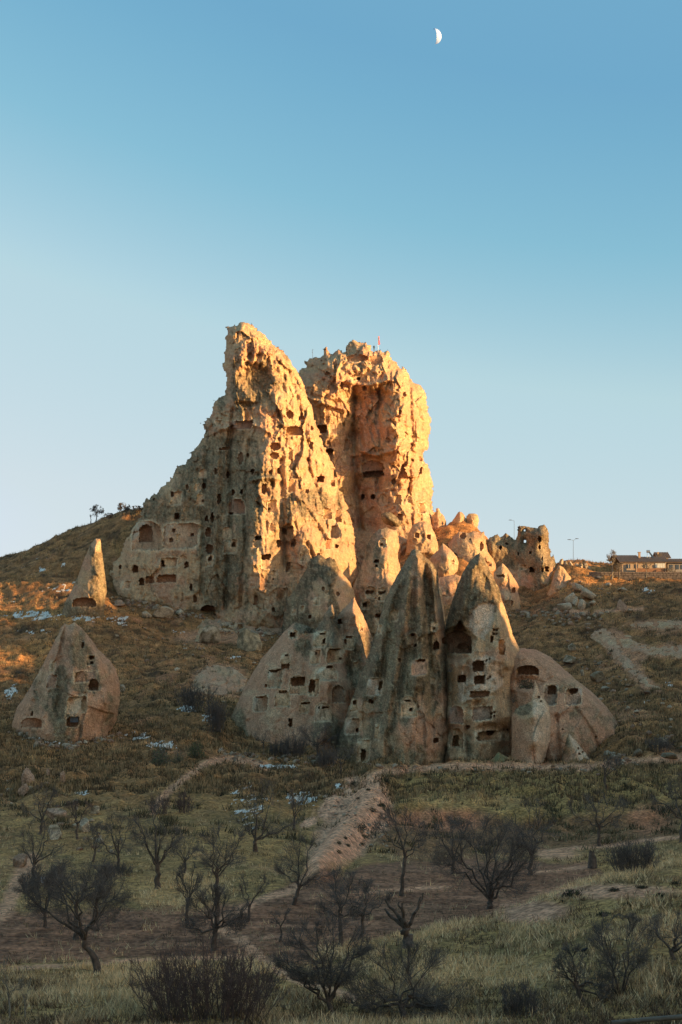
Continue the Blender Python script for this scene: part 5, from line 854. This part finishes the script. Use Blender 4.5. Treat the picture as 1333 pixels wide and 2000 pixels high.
# ------------------------------------------------------------------ grass and scrub cover
def blades(name, label, dens_fn, n, hmin, hmax, wid, cols, seed, yr, lean=0.35, per=5, spread=0.12):
    rs = np.random.RandomState(seed)
    t = rs.uniform(math.log(yr[0]), math.log(yr[1]), n); s = rs.uniform(-.265, .265, n); y = np.exp(t); x = s * y
    c = np.interp(s, sgrid, np.arange(len(sgrid))).astype(int); r = np.interp(t, tgrid, np.arange(len(tgrid))).astype(int)
    k = rs.rand(n) < dens_fn[r, c]; x, y, c, r = x[k], y[k], c[k], r[k]
    nn = len(x); x = np.repeat(x, per) + rs.randn(nn * per) * spread; y = np.repeat(y, per) + rs.randn(nn * per) * spread; z = h_at(x, y) - 0.02
    tall = np.repeat((0.6 + 0.8 * np.clip(0.5 + nB[r, c], 0, 1)) * rs.uniform(.7, 1.3, nn), per)
    h = rs.uniform(hmin, hmax, len(x)) * tall; a = rs.rand(len(x)) * 6.283; l = rs.rand(len(x)) * lean * h
    wv = wid * rs.uniform(.6, 1.4, len(x)); ca, sa = np.cos(a), np.sin(a); b = rs.rand(len(x)) * 6.283
    p = np.c_[x, y, z]; sv = np.c_[np.cos(b) * wv, np.sin(b) * wv, np.zeros(len(x))]
    V = np.stack([p - sv, p + sv, p + np.c_[ca * l, sa * l, h]], 1).reshape(-1, 3)
    f = np.repeat(np.clip(0.22 + 0.65 * PALEG[r, c] + 0.7 * nA[r, c] + 1.2 * nB[r, c] + 0.9 * nC[r, c] + 0.6 * nD[r, c] + 0.25 * rs.randn(nn), 0, 1), per)[:, None]
    f = sstep(0.05, 0.95, f)
    cl = np.array(cols[0]) * (1 - f) + np.array(cols[1]) * f; cl = cl * rs.uniform(.65, 1.35, (len(x), 1))
    return tag(mesh_np(name, V, np.arange(len(V)).reshape(-1, 3), LEAF, np.repeat(cl, 3, 0), None, False), label, 'grass', kind='stuff')
gd = np.clip(np.maximum(GRASSY, 0.07 * fieldm * (YG < 110)), 0, 1) * np.clip(0.5 + 1.0 * nB + 1.2 * nC, 0.03, 1)
blades('meadow_grass', 'pale dry meadow grass in the orchard foreground', gd, 86000, .10, .36, .022, ((0.125, 0.076, 0.046), (0.78, 0.53, 0.28)), 601, (44, 175), per=5, lean=1.1, spread=.16)
hd = np.clip((1 - GRASSY) * (YG > 150) * (1 - bt) * (1 - pink) * sstep(.7, 1.4, PD) * np.clip(0.5 + 1.3 * nA + .8 * nB, 0.05, 1), 0, 1)
hcols = ((0.095, 0.062, 0.034), (0.37, 0.235, 0.115))
blades('hillside_grass', 'tufted brown grass and scrub covering the hillsides', hd, 90000, .2, .7, .07, hcols, 602, (150, 465), per=4, spread=.3, lean=.6)
cd_ = np.clip((1 - pink) * (1 - fieldm) * sstep(.9, 1.6, PD) * sstep(.05, .38, nB + .5 * nD) * (YG > 120), 0, 1) * 0.8
blades('scrub_cover', 'low dark scrub clumps dotted over the slopes', cd_, 24000, .2, .6, .05, ((0.055, 0.044, 0.026), (0.15, 0.115, 0.06)), 603, (120, 465), per=16, spread=.35, lean=.9)
# fallen stones round the feet of the rocks
rs = np.random.RandomState(77); bmq = bmesh.new(); bmesh.ops.create_icosphere(bmq, subdivisions=1, radius=1.0); q_v = np.array([v.co[:] for v in bmq.verts]); q_f = np.array([[v.index for v in f.verts] for f in bmq.faces]); bmq.free()
RV, RF, RC = [], [], []
for (ax, ay, bx_, by_, cnt, sp, big) in [(436, 1470, 650, 1484, 130, 7, .5), (640, 1490, 880, 1502, 50, 5, .3), (870, 1500, 1200, 1500, 50, 6, .3), (1195, 1470, 1240, 1490, 40, 8, .5), (30, 1425, 110, 1462, 60, 7, .5), (110, 1460, 232, 1432, 70, 7, .5), (130, 1190, 215, 1182, 50, 7, .6), (215, 1165, 420, 1208, 130, 9, .7), (420, 1212, 560, 1240, 90, 12, .8), (1050, 1195, 1180, 1200, 110, 16, .7), (1090, 1110, 1160, 1160, 60, 18, .6), (960, 1190, 1040, 1196, 60, 8, .6), (240, 1215, 480, 1290, 90, 30, .5), (1110, 1230, 1330, 1440, 110, 30, .5), (20, 1500, 200, 1640, 60, 30, .35), (640, 1540, 760, 1640, 90, 20, .22)]:
    for _ in range(cnt):
        t = rs.rand(); px = ax + (bx_ - ax) * t + rs.randn() * sp; py = ay + (by_ - ay) * t + abs(rs.randn()) * sp; p = on_ground(px, py); r = big * rs.uniform(.15, 1) ** 2 * 1.0 + .06
        v = q_v * (1 + .25 * rs.randn(len(q_v), 1)) * np.array([r, r, r * rs.uniform(.5, .9)]); RF.append(q_f + sum(len(a) for a in RV)); RV.append(v + p + [0, 0, r * .25]); RC.append(np.zeros((len(v), 3)) + (W_ if rs.rand() < .5 else K_) * rs.uniform(.55, 1.0))
tag(mesh_np('fallen_stones', np.vstack(RV), np.vstack(RF), ROCK, np.vstack(RC), None, False), 'small fallen stones strewn round the feet of the rocks', 'stones', kind='stuff')
# ------------------------------------------------------------------ houses on the right-hand ridge
def box_v(x0, x1, y0, y1, z0, z1):
    V = np.array([(x, y, z) for z in (z0, z1) for y in (y0, y1) for x in (x0, x1)], float)
    return V, np.array([(0, 2, 3, 1), (4, 5, 7, 6), (0, 1, 5, 4), (2, 6, 7, 3), (0, 4, 6, 2), (1, 3, 7, 5)])
def bx(name, px0, px1, py0, py1, Y, th, mat, parent, org):
    """a slab whose front stands at distance Y, filling the given photo columns and rows"""
    a = P(px0, py1, Y); b = P(px1, py0, Y); V, Fq = box_v(a[0], b[0], Y, Y + th, a[2], b[2])
    return mesh_np(name, V - org, Fq, mat, None, parent, False)
def roof(name, px0, px1, py_e, py_r, Y, th, mat, parent, org, over=0.4, n=14):
    """pitched tiled roof, eaves to the front, with a row of cover tiles"""
    a = P(px0, py_e, Y); b = P(px1, py_e, Y); r = P(px0, py_r, Y + th / 2)
    x0, x1 = a[0] - over, b[0] + over; yb = Y + th + over; zr = max(r[2], a[2] + .5); t = .18
    V = [(x0, Y - over, a[2]), (x1, Y - over, a[2]), (x1, Y + th / 2, zr), (x0, Y + th / 2, zr), (x1, yb, a[2]), (x0, yb, a[2])]
    V = np.array(V + [(x, y, z + t) for x, y, z in V]); Fq = np.array([(0, 3, 2, 1), (3, 5, 4, 2), (6, 7, 8, 9), (9, 8, 10, 11), (0, 1, 7, 6), (1, 2, 8, 7), (2, 4, 10, 8), (4, 5, 11, 10), (5, 3, 9, 11), (3, 0, 6, 9)])
    o = mesh_np(name, V - org, Fq, mat, None, parent, False)
    xs = np.linspace(x0 + .1, x1 - .1, n); P0 = np.c_[xs, np.full(n, Y - over - .04), np.full(n, a[2] + t)]; P1 = np.c_[xs, np.full(n, Y + th / 2), np.full(n, zr + t)]
    V, Fq = tubes(P0, P1, np.full(n, .13), np.full(n, .13), 5); mesh_np('cover_tiles', V - org, Fq, mat, None, o)['kind'] = 'stuff'; return o
WALLT = plain_mat('tan_render', (0.40, 0.27, 0.17), .12, 1.0); WALLW = plain_mat('pale_render', (0.55, 0.47, 0.37), .1, 1.0); WALLG = plain_mat('grey_render', (0.25, 0.21, 0.18), .15, 1.0); ROOF = plain_mat('brown_tiles', (0.22, 0.135, 0.085), .3, 2.0)
WOOD = plain_mat('brown_wood', (0.26, 0.12, 0.06), .2, 2.0); GLASS = plain_mat('window_glass', (0.05, 0.06, 0.07), .1, 1.0, .15); CURT = plain_mat('veranda_curtain', (0.62, 0.58, 0.52), .1, 2.0); BRICK = plain_mat('chimney_brick', (0.40, 0.26, 0.16), .2, 4.0); STONE = plain_mat('wall_stone', (0.13, 0.095, 0.075), .35, 1.2); METAL = plain_mat('grey_metal', (0.35, 0.36, 0.37), .1, 2.0, .4, .7); DARK = plain_mat('dark_iron', (0.05, 0.05, 0.055), .1, 2.0, .6)
HY = 372.0
h1 = empty('house', tuple(P(1260, 1120, HY))); og = np.array(h1.location)
bx('wall', 1216, 1302, 1099, 1126, HY, 9, WALLT, h1, og)
roof('roof', 1213, 1304, 1099, 1089, HY - .2, 9, ROOF, h1, og, n=30)
bx('parapet', 1242, 1302, 1110, 1117, HY - 1.3, .2, WOOD, h1, og); bx('balcony_floor', 1242, 1302, 1117, 1118.5, HY - 1.3, 1.3, WALLT, h1, og)
for k in range(4): bx('veranda_pane', 1280.5 + k * 5, 1285 + k * 5, 1099.6, 1109, HY - .12, .1, CURT, h1, og)
for px in (1225, 1240, 1258): w_ = bx('window', px, px + 7, 1102, 1110, HY - .08, .06, GLASS, h1, og); bx('frame', px + 3.1, px + 3.9, 1102, 1110, HY - .16, .07, WALLW, w_, og)
for px in (1243, 1300): bx('post', px, px + 2, 1099, 1126, HY - 1.4, .3, BRICK, h1, og)
bx('chimney', 1248, 1252, 1079, 1094, HY + 3, .6, BRICK, h1, og); bx('chimney_cap', 1247, 1253, 1078, 1079, HY + 2.9, .8, BRICK, h1, og)
tag(h1, 'long tan house with glazed veranda and brown roof on the right ridge', 'house')
h2 = empty('house', tuple(P(1222, 1100, HY + 9))); og = np.array(h2.location)
bx('wall', 1206, 1242, 1090, 1125, HY + 9.6, 7, WALLW, h2, og); roof('roof', 1203, 1246, 1091, 1086, HY + 9.2, 7.5, ROOF, h2, og, n=16)
for px in (1208, 1218, 1228): bx('window', px, px + 6, 1092.5, 1098.5, HY + 9.5, .06, GLASS, h2, og)
tag(h2, 'pale upper house with dark low roof behind the tan house', 'house')
h3 = empty('house', tuple(P(1318, 1120, HY + 1))); og = np.array(h3.location)
bx('wall', 1305, 1350, 1099, 1128, HY + 1.5, 8, WALLG, h3, og); roof('roof', 1303, 1352, 1099, 1093, HY + 1, 8.5, ROOF, h3, og, n=18)
for px in (1309, 1321, 1331): bx('window', px, px + 6, 1103, 1112, HY + 1.4, .06, GLASS, h3, og)
tag(h3, 'grey house at the right edge of the ridge, in shade', 'house')
h4 = empty('house', tuple(P(1297, 1095, HY + 11))); og = np.array(h4.location)
bx('wall', 1288, 1306, 1090, 1125, HY + 11.5, 6, WALLT, h4, og); roof('roof', 1286, 1308, 1091, 1080, HY + 11, 6.5, ROOF, h4, og, n=9); bx('chimney', 1285, 1288, 1078, 1092, HY + 12, .5, BRICK, h4, og)
tag(h4, 'small house with a steep brown roof showing behind the veranda', 'house')
sw = empty('solar_water_heater', tuple(P(1268, 1090, HY + 3))); og = np.array(sw.location)
a = P(1264, 1077, HY + 3); b = P(1270, 1077, HY + 3); V, Fq = tubes(np.array([a]), np.array([b]), np.array([.38]), np.array([.38]), 12); mesh_np('tank', V - og, Fq, METAL, None, sw)
pv = np.array([P(1267, 1078, HY + 3), P(1271, 1079, HY + 3), P(1279, 1089, HY + 1.6), P(1275, 1090, HY + 1.6)]); pv = np.vstack([pv, pv + [0, .12, .1]])
mesh_np('collector_panel', pv - og, np.array([(0, 1, 2, 3), (4, 7, 6, 5), (0, 4, 5, 1), (1, 5, 6, 2), (2, 6, 7, 3), (3, 7, 4, 0)]), GLASS, None, sw, False)
V, Fq = tubes(np.array([P(1265, 1078, HY + 3), P(1270, 1078, HY + 3)]), np.array([P(1265, 1092, HY + 3), P(1270, 1092, HY + 3)]), np.full(2, .05), np.full(2, .05), 5); mesh_np('stand', V - og, Fq, METAL, None, sw)
tag(sw, 'solar water heater tilted on the tan house roof', 'solar heater')
# garden wall of separate stones
gw = empty('garden_wall', tuple(P(1245, 1140, 368))); og = np.array(gw.location); rs = np.random.RandomState(33)
core = bx('wall_core', 1152, 1350, 1117, 1146, 368.6, .5, STONE, gw, og)
sm_v, sm_f = box_v(-.5, .5, -.14, .14, -.5, .5); me = None
for row in range(8):
    py = 1119 + row * 3.3; px = 1152 + rs.uniform(0, 5)
    while px < 1345:
        wpx = rs.uniform(5, 10)
        if me is None: so = mesh_np('stone', sm_v, sm_f, STONE, None, gw, False); me = so.data
        else: so = bpy.data.objects.new('stone', me); C.objects.link(so); so.parent = gw
        so.location = P(px + wpx / 2, py, 368.5) - og; mm = 368.5 / F; so.scale = ((wpx - .8) * mm, rs.uniform(.7, 1.4), rs.uniform(2.2, 2.9) * mm); so.rotation_euler = (0, rs.uniform(-.05, .05), 0)
        px += wpx
tag(gw, 'dark stone garden wall below the houses', 'wall')
# ------------------------------------------------------------------ lamps, mast, flag, people, moon
def lamp_post(px, py0, py1, Y, label, arms, seed):
    b = P(px, py1, Y); b[2] = min(b[2], float(h_at(b[0], b[1]))); t = P(px, py0, Y); root = empty('street_lamp', tuple(b)); L = t - b
    V, Fq = tubes(np.array([[0, 0, 0.]]), np.array([L]), np.array([.07]), np.array([.04]), 8); mesh_np('pole', V, Fq, DARK, None, root)
    for dx, dz in arms:
        e = L + np.array([dx, 0, dz]); V, Fq = tubes(np.array([L - [0, 0, .1]]), np.array([e]), np.array([.045]), np.array([.04]), 6); arm = mesh_np('arm', V, Fq, METAL, None, root)
        s = 1 if dx > 0 else -1; V, Fq = box_v(-.1, .75, -.17, .17, -.09, .09); V[:, 0] *= s; V[V[:, 0] * s > .5, 2] *= .5
        if s < 0: Fq = Fq[:, ::-1]
        mesh_np('lamp_head', V + e, Fq, DARK, None, root, False)
    return tag(root, label, 'street lamp', 'street lamps on the ridge')
lamp_post(1120.5, 1055, 1110, 380, 'tall double-armed street lamp on the ridge beside the houses', [(-.85, .15), (.7, .4)], 1)
lamp_post(1005, 1017, 1062, 420, 'street lamp with one arm behind the jagged rock tower', [(-.9, .2)], 2)
mast = empty('antenna_mast', tuple(P(611, 700, 400))); og = np.array(mast.location)
V, Fq = tubes(np.array([P(611, 701, 400)]), np.array([P(611, 683, 400)]), np.array([.06]), np.array([.04]), 6); mesh_np('pole', V - og, Fq, DARK, None, mast)
V, Fq = tubes(np.array([P(609.6, 684, 400), P(611, 689, 400)]), np.array([P(612.4, 682, 400), P(609.8, 687, 400)]), np.full(2, .05), np.full(2, .05), 5); mesh_np('antenna', V - og, Fq, DARK, None, mast)
tag(mast, 'thin antenna mast on the lower left end of the summit', 'antenna')
PINKF = plain_mat('red_flag', (0.62, 0.05, 0.09), .1, 1.0); WHITE = plain_mat('white_paint', (0.75, 0.75, 0.75), .05)
fl = empty('flag', tuple(P(739, 686, 402))); og = np.array(fl.location)
V, Fq = tubes(np.array([P(739, 688, 402)]), np.array([P(739, 656, 402)]), np.array([.07]), np.array([.05]), 6); mesh_np('pole', V - og, Fq, WHITE, None, fl)
gu, gv = np.meshgrid(np.linspace(0, 1, 8), np.linspace(0, 1, 16)); base_p = P(739, 656.5, 402); hgt = (673 - 656.5) * 402 / F
FV = np.stack([base_p[0] + .06 + gu * (.25 + .25 * gv), base_p[1] + .12 * np.sin(gu * 6 + gv * 3), base_p[2] - gv * hgt], -1); fi = np.arange(128).reshape(16, 8)
fc = mesh_np('cloth', FV.reshape(-1, 3) - og, np.stack([fi[:-1, :-1], fi[1:, :-1], fi[1:, 1:], fi[:-1, 1:]], -1).reshape(-1, 4), PINKF, None, fl)
sol = fc.modifiers.new('thickness', 'SOLIDIFY'); sol.thickness = .02
V = np.stack([FV[5:9, 2:6, 0], FV[5:9, 2:6, 1] - .03, FV[5:9, 2:6, 2]], -1).reshape(-1, 3); fi = np.arange(16).reshape(4, 4); mesh_np('emblem', V - og, np.stack([fi[:-1, :-1], fi[1:, :-1], fi[1:, 1:], fi[:-1, 1:]], -1).reshape(-1, 4)[1:8], WHITE, None, fl)
tag(fl, 'furled red flag with white emblem on a pole on the summit', 'flag')
CLOTH = plain_mat('dark_clothes', (0.03, 0.03, 0.035), .1)
def person(px, py, Y, label, hgt=1.72):
    b = P(px, py, Y); me = bpy.data.meshes.new('person'); k = hgt / 1.75
    J = [(0, 0, .95, .15), (0, 0, 1.2, .15), (0, 0, 1.42, .16), (0, 0, 1.54, .06), (0, 0, 1.64, .10), (0, 0, 1.74, .07), (.10, 0, .88, .10), (.12, .03, .5, .065), (.13, 0, .08, .05), (.13, -.14, .03, .04), (-.10, 0, .88, .10), (-.13, -.02, .5, .065), (-.15, 0, .08, .05), (-.15, -.14, .03, .04), (.2, 0, 1.4, .06), (.27, .02, 1.14, .05), (.24, -.08, .9, .04), (-.2, 0, 1.4, .06), (-.28, .0, 1.15, .05), (-.18, -.16, 1.0, .04)]
    E = [(0, 1), (1, 2), (2, 3), (3, 4), (4, 5), (0, 6), (6, 7), (7, 8), (8, 9), (0, 10), (10, 11), (11, 12), (12, 13), (2, 14), (14, 15), (15, 16), (2, 17), (17, 18), (18, 19)]
    me.from_pydata([(x * k, y * k, z * k) for x, y, z, r in J], E, []); o = bpy.data.objects.new('person', me); C.objects.link(o); o.location = b
    o.modifiers.new('skin', 'SKIN'); sv = me.skin_vertices[0].data
    for i, j in enumerate(J): sv[i].radius = (j[3] * k, j[3] * k)
    sv[0].use_root = True; s = o.modifiers.new('sub', 'SUBSURF'); s.levels = 1; s.render_levels = 1; me.materials.append(CLOTH)
    return tag(o, label, 'person')
person(731, 685.5, 401, 'person in dark clothes standing left of the flag on the summit')
person(865, 1030, ground_y(865, 1030) if False else 396, 'person in dark clothes standing on the grassy shoulder right of the castle')
# metal sheet hung in the lone left rock
SHEET = plain_mat('blue_sheet', (0.20, 0.26, 0.33), .25, 3.0, .5)
p0 = P(136, 1401, 205); sh = empty('metal_sheet', tuple(P(144, 1412, 206.2))); og = np.array(sh.location)
bx('panel', 137, 153, 1401, 1411, 206.2, .05, SHEET, sh, og); bx('frame', 135.5, 154, 1399.8, 1401, 206.15, .12, WOOD, sh, og); bx('post', 135.5, 137, 1401, 1418, 206.15, .12, WOOD, sh, og)
tag(sh, 'bluish metal sheet closing the cave mouth low on the lone left cone', 'metal sheet')
BAG = plain_mat('white_blue_sheet', (0.55, 0.62, 0.72), .3, 8.0)
Yb = ground_y(84, 1726); gu, gv = np.meshgrid(np.linspace(0, 1, 7), np.linspace(0, 1, 6)); q0 = P(78, 1713, Yb); mm = Yb / F
BV = np.stack([q0[0] + gu * 13 * mm, q0[1] + .06 * np.sin(gu * 9 + gv * 5), q0[2] - gv * 12 * mm + .03 * np.sin(gu * 11)], -1); fi = np.arange(42).reshape(6, 7)
o = mesh_np('hanging_sheet', BV.reshape(-1, 3), np.stack([fi[:-1, :-1], fi[1:, :-1], fi[1:, 1:], fi[:-1, 1:]], -1).reshape(-1, 4), BAG); s = o.modifiers.new('thickness', 'SOLIDIFY'); s.thickness = .02
tag(o, 'small white and blue sheet caught among the left orchard trees', 'sheet')
# stump, rail, bird
st = on_ground(1157, 1697); mm = st[1] / F; root = empty('tree_stump', tuple(st)); rs = np.random.RandomState(5)
for w_, hgt, dx in ((.26, 28, 0.0), (.16, 20, .22)):
    n = 9; th = np.arange(n) * 6.283 / n; rings = []
    for i, f in enumerate((0, .3, .7, 1)): rings.append(np.c_[dx + w_ * (1.2 - .45 * f) * np.cos(th) * (1 + .15 * np.sin(3 * th)), w_ * (1.2 - .45 * f) * np.sin(th), np.full(n, f * hgt * mm) + (rs.rand(n) * .35 if i == 3 else 0)])
    V = np.vstack(rings); k = np.arange(n); Fq = np.vstack([np.stack([i * n + k, i * n + (k + 1) % n, (i + 1) * n + (k + 1) % n, (i + 1) * n + k], -1) for i in range(3)]); mesh_np('snag', V, Fq, BARK, None, root)
tag(root, 'dark broken tree stump at the foot of the grassy mound', 'stump')
rl = empty('fence_rail', tuple(P(1280, 1992, 30))); og = np.array(rl.location)
RAILM = plain_mat('grey_wood', (0.13, 0.098, 0.07), .3, 6.0); pts = np.array([P(1195, 1999, 30), P(1230, 1995.5, 30), P(1280, 1991, 30), P(1345, 1986, 30)])
V, Fq = tubes(pts[:-1], pts[1:], np.full(3, .055), np.full(3, .055), 10); mesh_np('rail', V - og, Fq, RAILM, None, rl)
for a in (P(1222, 1994, 30.06), P(1350, 1985, 30.06)): e = a.copy(); e[2] = float(h_at(a[0], a[1])) - .2; V, Fq = tubes(np.array([e]), np.array([a]), np.array([.06]), np.array([.05]), 8); mesh_np('post', V - og, Fq, RAILM, None, rl)
tag(rl, 'weathered wooden fence rail in the bottom right corner', 'fence')
BIRD = plain_mat('black_feathers', (0.012, 0.012, 0.014), .1)
bb = P(1141, 1856, 55); v = _iv.copy(); body = v * [.09, .16, .09]; body = body + np.c_[np.zeros(len(v)), np.zeros(len(v)), body[:, 1] * -.3]; hd_ = v * .055 + [0, -.16, .10]; tail = v * [.035, .12, .015] + [0, .22, -.08]; beak = v * [.012, .04, .012] + [0, -.22, .10]
o = mesh_np('bird', np.vstack([body, hd_, tail, beak]) , np.vstack([_if + i * len(v) for i in range(4)]), BIRD); o.location = bb; o.rotation_euler = (0, 0, .9); o.scale = (.8,) * 3
tag(o, 'black bird perched in the bare twigs at bottom right', 'bird')
# the half moon: the sunlit half of a sphere, far off
MOON = plain_mat('moon_sky_tint', (0.34, 0.43, 0.66), .14, .012)  # bluish base colour stands for sky light scattered over the moon
mp = P(848.5, 71, 9000); mr = 14.5 * 9000 / F; nu, nv = 25, 25
th = np.linspace(-math.pi / 2, math.pi / 2, nv)[:, None]; fa = np.linspace(0.0, 1, nu)[None] * math.pi * .5
MV = np.stack([mr * np.cos(th) * np.sin(fa), -mr * np.cos(th) * np.cos(fa), mr * np.sin(th) * np.ones_like(fa)], -1)
mi = np.arange(nu * nv).reshape(nv, nu); o = mesh_np('moon', MV.reshape(-1, 3), np.stack([mi[:-1, :-1], mi[:-1, 1:], mi[1:, 1:], mi[1:, :-1]], -1).reshape(-1, 4), MOON)
o.location = mp; o.rotation_euler = (0, -.14, .25); tag(o, 'pale half moon high in the clear sky', 'moon')
